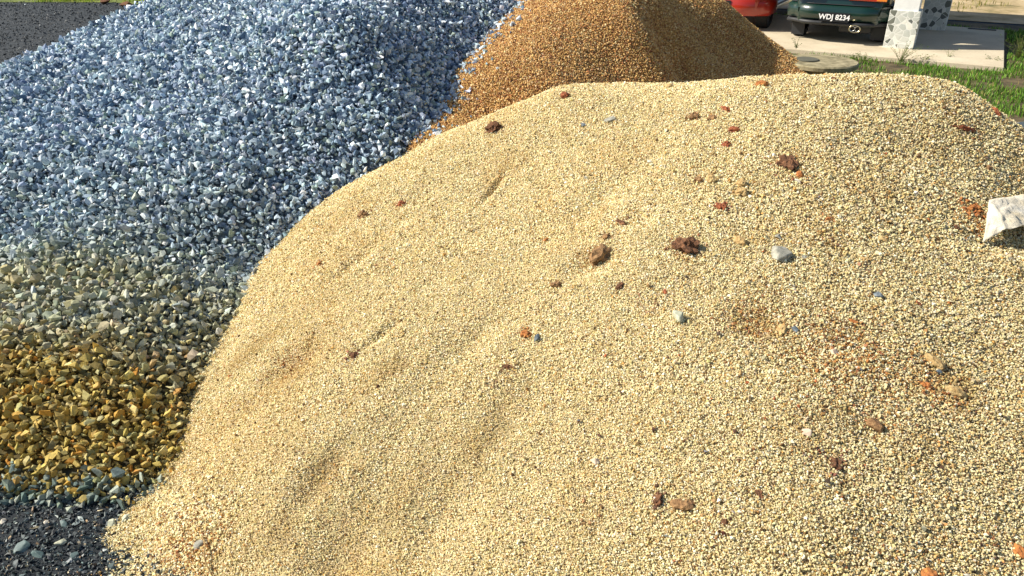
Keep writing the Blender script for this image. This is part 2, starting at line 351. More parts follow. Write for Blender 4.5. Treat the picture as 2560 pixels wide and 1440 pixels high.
# loose single stones that rolled out onto the yard in front of the heap
x = rng.uniform(-3.6, -1.15, 520); y = 2.33 - np.abs(rng.normal(0, .09, 520)) + .02
p = np.stack([x, y, np.full(520, .012)], 1)
parts.append(scatter(shapes, p, .015 * np.exp(rng.normal(0, .3, 520)), rand_rot(520, rng), grey_tint(p)))
for k_ in range(2):                                       # small chips and dust-sized bits along the seam with the sand
    uu = rng.integers(0, 1, 1); m_ = 900; seam = np.array([hit([FB, FG], a_, b_) for a_, b_ in [(400, 1225), (430, 1130), (470, 1005), (530, 870), (580, 760), (620, 685), (690, 597), (760, 528)]])
    i_ = rng.uniform(0, len(seam) - 1.001, m_); j_ = i_.astype(int); f_ = (i_ - j_)[:, None]; q = seam[j_] * (1 - f_) + seam[j_ + 1] * f_; q[:, 0] += rng.normal(.0 if k_ else -.02, .035, m_)
    q[:, 2] = np.maximum(FB(q[:, 0], q[:, 1]), FG(q[:, 0], q[:, 1])) + .003; sz = np.minimum(.0055 * np.exp(rng.normal(0, .45, m_)), .015); parts.append(scatter(shapes, q, sz, rand_rot(m_, rng), grey_tint(q) * .8))
m_ = 420; cy_ = rng.uniform(contact[0][1] - .3, contact[-1][1] + .3, m_); q = np.stack([xcon(cy_) + np.abs(rng.normal(0, .13, m_)) - .02, cy_, np.zeros(m_)], 1)
q[:, 2] = np.maximum(FO(q[:, 0], q[:, 1]), FG(q[:, 0], q[:, 1])) + .008; q = q[q[:, 2] > FB(q[:, 0], q[:, 1])]; parts.append(scatter(shapes, q, .019 * np.exp(rng.normal(0, .3, len(q))), rand_rot(len(q), rng), grey_tint(q)))
V, T, c = join(parts); gp = big_mesh('gravel_heap', V, T, c, M_gravel)
tag(gp, 'large heap of crushed blue-grey gravel turning ochre at its near foot', 'gravel heap', kind='stuff')

# ------------------------------------------------------------------ orange heap
rng = np.random.default_rng(202)
octs = []
for k in range(12):
    r = np.random.default_rng(300 + k); o = np.array([(1, 0, 0), (-1, 0, 0), (0, 1, 0), (0, -1, 0), (0, 0, 1), (0, 0, -1)], float) * r.uniform(.7, 1.15, (6, 1)) + r.normal(0, .12, (6, 3))
    octs.append((o, np.array([(0, 2, 4), (2, 1, 4), (1, 3, 4), (3, 0, 4), (2, 0, 5), (1, 2, 5), (3, 1, 5), (0, 3, 5)])))
parts = []; V, T = mound(FO, .04, None, .006)
parts.append((V, T, palette([(.30, .15, .045)], [1], len(V), rng, .05)))
for st, dz, fr in ((.0115, .1, 1), (.018, .8, .5)):
    x, y = jitter(-1.6, 4.2, 4.6, 11, st, rng); z = FO(x, y); p = np.stack([x, y, z], 1)
    k = (z > -.01) & (z > FB(x, y) - .03) & (z > FG(x, y) - .05) & inview(p, 250, 200) & (rng.random(len(x)) < fr); p = p[k]; n = len(p)
    size = .0070 * np.exp(rng.normal(0, .25, n)); p[:, 2] += dz * size
    col = palette([(.60, .36, .13), (.70, .46, .19), (.44, .23, .09), (.78, .60, .33), (.23, .105, .055), (.50, .22, .09)], [5, 4, 3, 1.8, 1.6, .9], n, rng, .15)
    parts.append(scatter(octs, p, size, rand_rot(n, rng), col))
V, T, c = join(parts); op = big_mesh('orange_sand_heap', V, T, c, M_sand)
tag(op, 'steep heap of coarse orange-brown sand behind the front sand heap', 'sand heap', kind='stuff')

# ------------------------------------------------------------------ beige heap
hulls8 = [hull_shape(8, 1900 + k, (1, .8, .6)) for k in range(10)]
CRUMBS = [(1497, 640, 50, (.34, .19, .08)), (1714, 615, 56, (.24, .09, .05)), (1316, 836, 24, (.42, .19, .07)), (1412, 240, 20, (.30, .10, .05)), (1904, 212, 26, (.45, .2, .07)), (1236, 320, 34, (.25, .10, .06)), (1733, 292, 30, (.28, .13, .06)),
    (1780, 296, 30, (.28, .13, .06)), (1813, 274, 26, (.32, .11, .05)), (1815, 362, 20, (.32, .09, .05)), (1968, 405, 60, (.24, .09, .05)), (1968, 425, 50, (.30, .12, .07)), (2040, 470, 40, (.4, .22, .11)), (1776, 447, 34, (.5, .33, .14)), (1745, 449, 30, (.4, .22, .09)), (1850, 470, 40, (.5, .32, .12)), (1830, 430, 20, (.42, .2, .08)),
    (1803, 518, 26, (.28, .09, .05)), (1509, 523, 18, (.48, .32, .14)), (1552, 557, 34, (.22, .12, .06)), (1515, 592, 26, (.3, .16, .07)), (1600, 540, 40, (.3, .2, .1)), (1850, 605, 28, (.48, .32, .14)), (1390, 712, 20, (.3, .17, .08)), (1952, 825, 30, (.5, .33, .15)), (1900, 815, 110, (.33, .15, .08)), (1880, 800, 90, (.36, .17, .09)),
    (2335, 905, 46, (.62, .48, .22)), (2314, 962, 40, (.5, .25, .08)), (2388, 980, 44, (.58, .43, .18)), (2345, 950, 90, (.55, .35, .14)), (2120, 890, 120, (.38, .18, .09)), (2200, 860, 90, (.36, .17, .09)), (2183, 1066, 40, (.36, .18, .09)), (2087, 1160, 50, (.22, .10, .07)), (2110, 1180, 40, (.25, .12, .08)),
    (1643, 1250, 24, (.22, .12, .08)), (1708, 1262, 56, (.42, .27, .12)), (1810, 1310, 20, (.2, .08, .05)), (884, 888, 24, (.22, .09, .06)), (1267, 917, 30, (.24, .12, .07)), (1250, 945, 40, (.26, .16, .09)), (908, 537, 28, (.26, .12, .07)), (1003, 512, 28, (.4, .2, .1)), (1240, 325, 40, (.3, .14, .08)), (2322, 1436, 50, (.5, .24, .08)), (2380, 1410, 60, (.58, .36, .14)), (2520, 1385, 40, (.5, .22, .08)),
    (2412, 324, 60, (.36, .14, .07)), (2440, 335, 40, (.36, .16, .08)), (2432, 530, 110, (.46, .20, .07)), (2420, 545, 100, (.44, .19, .07)), (2072, 550, 34, (.45, .22, .09)), (2163, 655, 34, (.5, .34, .14)), (2180, 675, 34, (.34, .18, .1)), (2078, 604, 40, (.3, .13, .08)), (1470, 1290, 30, (.36, .2, .1)), (1620, 760, 40, (.36, .2, .12)), (960, 660, 30, (.42, .24, .12)), (800, 660, 26, (.48, .26, .12)), (480, 1350, 70, (.52, .26, .1)), (430, 1330, 60, (.5, .25, .1))]
rng = np.random.default_rng(303)
parts = []; V, T = mound(FB, .02, None, .0035)
parts.append((V, T, palette([(.50, .40, .21)], [1], len(V), rng, .04)))
def sand_tint(p):
    n = len(p)
    col = palette([(.70, .585, .31), (.78, .68, .41), (.60, .46, .20), (.86, .79, .58), (.38, .25, .10), (.56, .32, .10), (.12, .07, .035), (.36, .34, .26)],
                  [6, 5.5, 3.2, 1.7, .9, .45, .6, .12], n, rng, .12)
    st = smooth(.45, .85, fbm(p[:, 0], p[:, 1], 61, .4, 3)); col *= (1 - .12 * st[:, None] * np.array([[.3, .6, 1.0]]))
    co = smooth(0, 1.4, p[:, 0] + .4 * (2.4 - p[:, 1])); col *= (1.10 - .22 * co)[:, None]
    dk = rng.random(n) < .07 * co; col[dk] = palette([(.20, .12, .05), (.30, .19, .08), (.10, .07, .05)], [2, 3, 1], int(dk.sum()), rng, .2)
    shade_tint = np.zeros(n)
    for (cx, cy, rx, ry, an) in SHADE_PATCHES:
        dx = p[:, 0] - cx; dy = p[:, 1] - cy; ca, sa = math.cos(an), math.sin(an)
        shade_tint = np.maximum(shade_tint, np.exp(-(((dx * ca + dy * sa) / rx) ** 2 + ((-dx * sa + dy * ca) / ry) ** 2)))
    shade_tint = np.clip(shade_tint * (1.1 + .8 * fbm(p[:, 0], p[:, 1], 68, .12, 3)), 0, 1)[:, None]; col *= 1 - shade_tint * np.array([[.20, .27, .38]])  # scoop shading multiplied into the grain colour
    rusty = np.zeros(n)
    for (u, v, r_) in [(1890, 810, .09), (2110, 900, .22), (2340, 960, .12), (735, 905, .08), (2430, 560, .08), (1480, 650, .06), (1700, 630, .05), (480, 1370, .12)]:
        q = hit([FB], u, v); rusty = np.maximum(rusty, np.exp(-((p[:, 0] - q[0]) ** 2 + (p[:, 1] - q[1]) ** 2) / r_ ** 2))
    k = rng.random(n) < rusty * .35
    col[k] = palette([(.36, .16, .05), (.25, .11, .05), (.48, .28, .10)], [2, 1, 2], int(k.sum()), rng, .15)
    return col
for y0, y1, st in ((.6, 2.3, .0047), (2.3, 3.3, .0055), (3.3, 5.6, .0068)):
    for dz, fr, mul in ((.15, 1, 1), (.9, .30, 1.12)):
        x, y = jitter(-1.9, 4.2, y0, y1, st, rng); z = FB(x, y); p = np.stack([x, y, z], 1)
        k = (z > -.008) & (z > FG(x, y) - .03) & inview(p, 520, 300) & (rng.random(len(x)) < fr * (1 if dz < .5 else .45 + .55 * smooth(0, 1.4, x + .4 * (2.4 - y)))); p = p[k]; n = len(p)
        coarse = smooth(0, 1.4, p[:, 0] + .4 * (2.4 - p[:, 1]))                       # coarser grains lie on the right and lower part
        size = st * .60 * mul * np.exp(rng.normal(0, .30, n)) * (.88 + .30 * coarse); p[:, 2] += dz * size + (.15 + 1.1 * coarse) * rng.normal(0, .0019, n)
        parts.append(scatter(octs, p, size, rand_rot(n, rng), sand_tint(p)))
m_ = 1500; uu = 1250 + 1310 * rng.random(m_) ** .8; vv = 230 + 1210 * rng.random(m_); q = np.array([G(a_, b_, .45) for a_, b_ in zip(uu, vv)]); q[:, 2] = FB(q[:, 0], q[:, 1])
k = (fbm(q[:, 0], q[:, 1], 66, .3, 2) > .05) & inview(q, 50, 50); q = q[k]; n = len(q); sz = np.minimum(.0052 * np.exp(rng.normal(0, .35, n)), .011); q[:, 2] += .3 * sz + .005
parts.append(scatter(hulls8, q, sz, rand_rot(n, rng), palette([(.38, .20, .07), (.25, .11, .05), (.55, .40, .19), (.12, .06, .04), (.40, .12, .05), (.62, .58, .48), (.20, .22, .22)], [4, 3, 5, 2, 1, 1, 1], n, rng, .2)))
for (u, v, w_, cc3) in CRUMBS:
    q0 = hit([FB], u, v); nn = int(5 + w_ * .55); rr_ = w_ / F * 3.6 * .75; an = rng.uniform(0, 6.28, nn); rd = rr_ * (.45 + .9 * rng.random(nn)); q = np.stack([q0[0] + np.cos(an) * rd, q0[1] + np.sin(an) * rd, np.zeros(nn)], 1)
    q[:, 2] = FB(q[:, 0], q[:, 1]) + .0055; parts.append(scatter(hulls8, q, np.minimum(.0046 * np.exp(rng.normal(0, .45, nn)), .012), rand_rot(nn, rng), palette([cc3], [1], nn, rng, .25)))
# spill of sand across the yard at the foot
n = 9000; q0 = G(400, 1380); x = q0[0] + rng.normal(0, .13, n); y = q0[1] + rng.normal(0, .14, n)
p = np.stack([x, y, np.maximum(FB(x, y), 0) + .002], 1); p = p[x > -1.30 + rng.normal(0, .05, n)]
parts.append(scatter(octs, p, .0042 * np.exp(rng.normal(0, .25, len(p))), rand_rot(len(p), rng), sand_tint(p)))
V, T, c = join(parts); bp = big_mesh('beige_sand_heap', V, T, c, M_sand)
tag(bp, 'broad heap of coarse pale beige sand filling the foreground', 'sand heap', kind='stuff')
print('tris', len(T))

# ------------------------------------------------------------------ slate chips and grit on the yard
rng = np.random.default_rng(404)
n = 60000; x = rng.uniform(-3.2, -.6, n); y = rng.uniform(1.05, 2.5, n)
p = np.stack([x, y, np.full(n, .003)], 1); k = inview(p, 150, 150) & (FB(x, y) < .02); p = p[k]; n = len(p)
flat = [hull_shape(9, 1500 + k, (1, .7, .22)) for k in range(12)]
size = .0050 * np.exp(rng.normal(0, .55, n)); size = np.minimum(size, .022)
col = palette([(.055, .07, .075), (.09, .115, .115), (.15, .19, .185), (.03, .035, .04), (.38, .41, .38), (.22, .15, .08), (.5, .42, .27)], [6, 5, 2.5, 5, .9, .8, .8], n, rng, .2)
V, T, c = scatter(flat, p, size, rand_rot(n, rng, .35), col)
ch = big_mesh('yard_chips', V, T, c, M_chip); tag(ch, 'dark slate grit and chips covering the yard before the gravel heap', 'slate grit', kind='stuff')

rng = np.random.default_rng(414)
n = 60000; x = rng.uniform(-13, -2.5, n); y = rng.uniform(4.5, 17.2, n); p = np.stack([x, y, np.full(n, .004)], 1)
k = inview(p, 100, 40) & (FG(x, y) < .02); p = p[k]; n = len(p)
V, T, c = scatter(flat, p, .011 * np.exp(rng.normal(0, .45, n)), rand_rot(n, rng, .35), palette([(.016, .024, .032), (.032, .044, .056), (.009, .013, .016), (.07, .09, .11), (.3, .33, .35)], [6, 4, 6, 1.0, .15], n, rng, .2))
c2 = big_mesh('far_yard_chips', V, T, c, M_chip); tag(c2, 'dark chippings on the yard behind the gravel heap at the upper left', 'slate grit', kind='stuff')

# ------------------------------------------------------------------ grass
def blades(name, pts, hmin, hmax, wd, cols, wts, m, rng, lean=.5):
    n = len(pts); h = rng.uniform(hmin, hmax, n); an = rng.uniform(0, 2 * math.pi, n); ln = rng.uniform(.1, lean, n) * h
    la = rng.uniform(0, 2 * math.pi, n); sx = np.cos(an) * wd; sy = np.sin(an) * wd; dx = np.cos(la) * ln; dy = np.sin(la) * ln
    b0 = pts + np.stack([-sx, -sy, 0 * h], 1); b1 = pts + np.stack([sx, sy, 0 * h], 1)
    m0 = pts + np.stack([-sx * .8 + dx * .35, -sy * .8 + dy * .35, h * .6], 1); m1 = pts + np.stack([sx * .8 + dx * .35, sy * .8 + dy * .35, h * .6], 1)
    tp = pts + np.stack([dx, dy, h * rng.uniform(.75, 1, n)], 1)
    V = np.stack([b0, b1, m0, m1, tp], 1).reshape(-1, 3); o = np.arange(n)[:, None] * 5
    T = np.concatenate([o + [[0, 1, 3]], o + [[0, 3, 2]], o + [[2, 3, 4]]])
    return V, T, np.repeat(palette(cols, wts, n, rng, .2), 5, axis=0)
mG, nt, b = mat('grass_blades', rough=.55); a = nt.nodes.new('ShaderNodeAttribute'); a.attribute_name = 'tint'
nt.links.new(a.outputs['Color'], b.inputs['Base Color']); tr = nt.nodes.new('ShaderNodeBsdfTranslucent'); nt.links.new(a.outputs['Color'], tr.inputs[0])
mx = nt.nodes.new('ShaderNodeMixShader'); mx.inputs[0].default_value = .35; nt.links.new(b.outputs[0], mx.inputs[1]); nt.links.new(tr.outputs[0], mx.inputs[2])
nt.links.new(mx.outputs[0], nt.nodes['Material Output'].inputs[0])
GC = [(.09, .22, .015), (.15, .32, .03), (.24, .42, .05), (.12, .15, .03), (.42, .36, .13), (.05, .10, .02)]; GW = [5, 5, 3, 2, 1, 2]
rng = np.random.default_rng(505)
n = 190000; x = rng.uniform(2.6, 11, n); y = rng.uniform(4.2, 17, n); aa = (x - c0[0]) * e1[0] + (y - c0[1]) * e1[1]; cc = (x - c0[0]) * e2[0] + (y - c0[1]) * e2[1]
p = np.stack([x, y, np.full(n, .004)], 1); den = fbm(x, y, 81, .5, 3)
k = inview(p, 260, 60) & ~((aa < .04) & (cc > -.04) & (cc < 3.5)) & (cc < 3.8) & (den > -.35 + rng.normal(0, .2, n)) & (FO(x, y) < .01) & (FB(x, y) < .02)
mud = np.exp(-(((cc + .95) / .12) ** 2)) * (aa > -2); k &= rng.random(n) > mud * .93
md = np.exp(-(((cc + .28) / .12) ** 2)) * (aa < -1.2) * (aa > -2.6); k &= rng.random(n) > md * .85
p = p[k]; tuft = vnoise(p[:, 0], p[:, 1], 82, .25)
V, T, c = blades('g', p, .025, .085, .0048, GC, GW, mG, rng); lw = big_mesh('lawn_grass', V, T, c, mG)
tag(lw, 'short bright green grass between the sand heap and the concrete slab', 'grass', kind='stuff')
n = 70000; x = rng.uniform(-14, -1, n); y = rng.uniform(16.2, 27, n); p = np.stack([x, y, np.full(n, .006)], 1)
k = inview(p, 200, 60) & (fbm(x, y, 91, .8, 3) > -.4) & ((y > 16.9) | (x > -6.9)); p = p[k]
V, T, c = blades('g', p, .04, .13, .008, [(.22, .32, .02), (.32, .42, .04), (.14, .22, .02), (.42, .40, .08)], [4, 4, 2, 1], mG, rng); vg = big_mesh('verge_grass', V, T, c, mG)
tag(vg, 'sunlit yellow-green grass beyond the dark yard at the far left', 'grass', kind='stuff')
n = 26000; x = rng.uniform(7, 26, n); y = rng.uniform(13, 30, n); aa = (x - c0[0]) * e1[0] + (y - c0[1]) * e1[1]; cc = (x - c0[0]) * e2[0] + (y - c0[1]) * e2[1]
p = np.stack([x, y, np.full(n, .01)], 1); k = inview(p, 200, 60) & (cc > 3.6) & (fbm(x, y, 95, .9, 3) > .55); p = p[k]
V, T, c = blades('g', p, .03, .12, .008, [(.30, .28, .06), (.18, .20, .04), (.42, .36, .14)], [4, 3, 2], mG, rng); dg = big_mesh('dry_grass', V, T, c, mG)
tag(dg, 'sparse dry grass tufts on the sandy field behind the slab', 'grass', kind='stuff')

# ------------------------------------------------------------------ concrete slab, kerb line, carport
def box(bm, x0, x1, y0, y1, z0, z1):
    vs = [bm.verts.new(p) for p in ((x0, y0, z0), (x1, y0, z0), (x1, y1, z0), (x0, y1, z0), (x0, y0, z1), (x1, y0, z1), (x1, y1, z1), (x0, y1, z1))]
    for f in ((0, 3, 2, 1), (4, 5, 6, 7), (0, 1, 5, 4), (1, 2, 6, 5), (2, 3, 7, 6), (3, 0, 4, 7)): bm.faces.new([vs[i] for i in f])
    return vs
def bev(bm, w_, seg=2): bmesh.ops.bevel(bm, geom=bm.edges[:], offset=w_, segments=seg, affect='EDGES', profile=.6)
mC, nt, b = mat('concrete', rough=.9)
n1 = noise(nt, 1.6, 6, .6); n2 = noise(nt, 40, 5, .7); c = ramp(nt, n1, [(.3, (.44, .37, .26)), (.5, (.57, .49, .355)), (.7, (.63, .55, .41))])
c = mixc(nt, .5, c, ramp(nt, n2, [(.3, (.75, .75, .75)), (.65, (1.1, 1.1, 1.1))]), 'MULTIPLY'); nt.links.new(c, b.inputs['Base Color']); bump(nt, b, n2, .2, .004)
bm = bmesh.new(); box(bm, -11, 0, 0, 3.45, -.05, ZS); bev(bm, .008)
sb = bm_obj('concrete_slab', bm, mC, loc=(c0[0], c0[1], 0)); sb.rotation_euler = (0, 0, A1)
tag(sb, kind='structure')

mW = mottled('white_render', (.72, .72, .70), (.82, .82, .80), 6, .6, .1, .002)
mP, nt, b = mat('crazy_paving', rough=.55)
tc = nt.nodes.new('ShaderNodeTexCoord')
v1 = nt.nodes.new('ShaderNodeTexVoronoi'); v1.feature = 'F1'; v1.inputs['Scale'].default_value = 12.5; v1.inputs['Randomness'].default_value = 1
v2 = nt.nodes.new('ShaderNodeTexVoronoi'); v2.feature = 'DISTANCE_TO_EDGE'; v2.inputs['Scale'].default_value = 12.5; v2.inputs['Randomness'].default_value = 1
for v in (v1, v2): nt.links.new(tc.outputs['Object'], v.inputs['Vector'])
sx = nt.nodes.new('ShaderNodeSeparateColor'); nt.links.new(v1.outputs['Color'], sx.inputs[0])
cc_ = ramp(nt, sx.outputs[0], [(0, (.16, .17, .14)), (.14, (.22, .22, .18)), (.16, (.56, .57, .52)), (.5, (.66, .67, .62)), (.51, (.48, .50, .46)), (.75, (.72, .71, .64)), (.92, (.12, .13, .12)), (1, (.2, .2, .17))])
rc = [n for n in nt.nodes if n.type == 'VALTORGB'][-1]; rc.color_ramp.interpolation = 'CONSTANT'
ed = ramp(nt, v2.outputs['Distance'], [(.02, (1, 1, 1)), (.05, (0, 0, 0))])
nt.links.new(mixc(nt, ed, cc_, (.74, .74, .70)), b.inputs['Base Color']); bump(nt, b, v2.outputs['Distance'], .5, .01)
# pillar places in slab coordinates
pa = toL(G(2207, 117, ZS)); pb_ = toL(G(2281, 125, ZS)); PWD = pb_[0] - pa[0]; pc = (pa[1] + pb_[1]) / 2
ax = (pa[0] + pb_[0]) / 2; pd = toL(G(2333, 75, ZS))
carport = empty('carport', (c0[0], c0[1], 0), A1)
tag(carport, 'open carport on white pillars with stone-clad feet sheltering two cars', 'carport')
mR = mottled('roof_sheet', (.35, .35, .36), (.45, .45, .46), 3, .6, 0)
print('pillar', PWD, ax, pc, pd)
STH = .50
def pillar(cx, cy, w_, clad_h):
    bm = bmesh.new(); box(bm, cx - w_ / 2 + .035, cx + w_ / 2 - .035, cy + .035, cy + w_ - .035, ZS, 2.75); bev(bm, .006)
    pl = bm_obj('pillar', bm, mW, carport)
    bm = bmesh.new(); box(bm, cx - w_ / 2, cx + w_ / 2, cy, cy + w_, ZS - .004, ZS + clad_h); bev(bm, .006)
    bm_obj('stone_cladding', bm, mP, pl)
    return pl
pillar(ax, pc, PWD, STH)
pillar(ax + .29, 2.85, PWD * .97, 1.4)['label'] = 'rear carport pillar clad high in stone, standing in shade'
pillar(ax - 6.4, pc, PWD, STH); pillar(ax - 6.4, pc + 2.3, PWD, STH)
RZ = 2.75
bm = bmesh.new(); box(bm, ax - 6.9, ax + 1.1, pc - .62, 4.4, RZ + .22, RZ + .30); bm_obj('roof', bm, mR, carport)
bm = bmesh.new(); box(bm, ax - 6.7, ax + 1.0, pc + .04, pc + PWD - .04, RZ - .0, RZ + .216); bm_obj('beam', bm, mW, carport)
bm = bmesh.new(); box(bm, ax - 6.7, ax + 1.0, 2.9, 3.2, RZ - .0, RZ + .216); bm_obj('beam', bm, mW, carport)
dr = bmesh.new(); q = toL(G(2455, 74, ZS)); box(dr, q[0] - .2, q[0] + .2, q[1] - .03, q[1] + .03, 0, .012)
drain = bm_obj('drain_slot', dr, mat('iron', (.02, .02, .02), .6)[0], loc=(c0[0], c0[1], ZS)); drain.rotation_euler = (0, 0, A1); tag(drain, 'narrow dark drain slot set in the far edge of the slab', 'drain')

# ------------------------------------------------------------------ manhole
mMC = mottled('weathered_concrete', (.15, .13, .07), (.40, .35, .22), 9, .95, .5, .01)
def lathe(bm, prof, n=48):
    rings = [[bm.verts.new((r * math.cos(2 * math.pi * k / n), r * math.sin(2 * math.pi * k / n), z)) for k in range(n)] for r, z in prof]
    for a_, b_ in zip(rings, rings[1:]):
        for k in range(n): bm.faces.new((a_[k], a_[(k + 1) % n], b_[(k + 1) % n], b_[k]))
    return rings
g0 = G(2052, 150, .22); mh = empty('septic_tank', (g0[0], g0[1], 0)); tag(mh, 'low round concrete tank cover in the grass beside the orange sand heap', 'tank cover')
bm = bmesh.new(); r_ = lathe(bm, [(.36, -.02), (.36, .15), (.35, .152)]); bm.faces.new(r_[-1]); bm_obj('tank_wall', bm, mMC, mh)
bm = bmesh.new(); r_ = lathe(bm, [(.41, .155), (.43, .16), (.435, .20), (.42, .215)]); bm.faces.new(r_[-1]); bm.faces.new(r_[0][::-1]); bm_obj('lid', bm, mMC, mh)
bm = bmesh.new(); r_ = lathe(bm, [(.14, .216), (.14, .228), (.13, .232)], 32); bm.faces.new(r_[-1]); hp = bm_obj('inspection_plug', bm, mat('dark_plug', (.10, .10, .075), .9)[0], mh); hp.location = (-.16, .03, 0)

# ------------------------------------------------------------------ cars
def paint(name, col):
    m, nt, b = mat(name, col, .28, .0, .5, .6); return m
mTy = mat('tyre_rubber', (.018, .018, .018), .85)[0]; mRim = mat('alloy', (.55, .56, .58), .3, .9)[0]
mBk = mat('black_trim', (.02, .022, .026), .55)[0]; mGl = mat('car_glass', (.02, .03, .035), .08, 0, .8)[0]; mCh = mat('chrome', (.75, .74, .70), .18, 1)[0]
mRed = mat('lamp_red', (.45, .03, .01), .15, 0, .6, .5)[0]; mAmb = mat('lamp_amber', (.75, .25, .03), .2, 0, .6, .5)[0]; mLc = mat('lamp_clear', (.7, .72, .7), .15, 0, .6, .5)[0]
mTxt = mat('plate_white', (.9, .9, .9), .5)[0]; mPl = mat('plate_black', (.012, .014, .018), .35)[0]
def body_mesh(Lg, Wd, prof, z0, bulge=.05, nx=28):
    """loft across the width: side profile (list of (y, z) upper outline) with rounded shoulders; y=0 rear, y=Lg nose"""
    ys = np.linspace(0, Lg, 56); top = np.interp(ys, [a_ for a_, _ in prof], [b_ for _, b_ in prof])
    V = []; rows = []
    for i, (y, zt) in enumerate(zip(ys, top)):
        e = min(y, Lg - y); wd = Wd / 2 * (1 - .16 * max(0, 1 - e / .38) ** 2.2)
        ring = []
        sec = [(-.86, z0), (-.97, z0 + .05), (-1, z0 + .22), (-1.0 + .0, z0 + (zt - z0) * .62), (-.975, z0 + (zt - z0) * .82), (-.92, zt - .035), (-.82, zt - .008), (-.5, zt + .008), (0, zt + .014)]
        sec = sec + [(-a_, b_) for a_, b_ in sec[-2::-1]]
        for a_, z in sec: ring.append(len(V)); V.append((a_ * wd, y, z))
        rows.append(ring)
    Fc = []
    for a_, b_ in zip(rows, rows[1:]):
        for k in range(len(a_) - 1): Fc.append((a_[k], a_[k + 1], b_[k + 1], b_[k]))
        Fc.append((a_[-1], a_[0], b_[0], b_[-1]))
    Fc.append(tuple(rows[0][::-1])); Fc.append(tuple(rows[-1]))
    return V, Fc
def wheel(parent, x, y, rad, side):
    wp = bmesh.new(); lathe(wp, [(rad * .62, -.085), (rad * .93, -.09), (rad, -.07), (rad, .07), (rad * .93, .09), (rad * .62, .085), (rad * .60, .04)], 40)
    t_ = bmesh.new()
    wo = empty('wheel'); wo.parent = parent; wo.location = (x, y, rad); wo.rotation_euler = (0, R(90) * side, 0)
    bm_obj('tyre', wp, mTy, wo, True)
    rb = bmesh.new(); r_ = lathe(rb, [(rad * .62, .07), (rad * .58, .078), (rad * .56, .03), (rad * .54, -.02)], 40); rb.faces.new(r_[-1])
    for k in range(5):
        a_ = k * 2 * math.pi / 5; bb = bmesh.new()
        vs = box(rb, rad * .08, rad * .57, -rad * .065, rad * .065, .03, .066); bmesh.ops.rotate(rb, verts=vs, cent=(0, 0, 0), matrix=Matrix.Rotation(a_, 3, 'Z')); bb.free()
    lathe(rb, [(.001, .075), (rad * .14, .07), (rad * .15, .03)], 20); bm_obj('rim', rb, mRim, wo)
    t_.free(); return wo
def plate_text(s, size, parent, m, loc, rot):
    cu = bpy.data.curves.new('plate_text', 'FONT'); cu.body = s; cu.size = size; cu.extrude = .002; cu.offset = size * .022; cu.align_x = 'CENTER'; cu.align_y = 'CENTER'
    o = bpy.data.objects.new('plate_text', cu); C.objects.link(o); dg = bpy.context.evaluated_depsgraph_get(); me = bpy.data.meshes.new_from_object(o.evaluated_get(dg))
    bpy.data.objects.remove(o); me.materials.clear(); me.materials.append(m); t = bpy.data.objects.new('plate_text', me); C.objects.link(t); t.parent = parent; t.location = loc; t.rotation_euler = rot
    w_ = t.dimensions.x; return t, w_
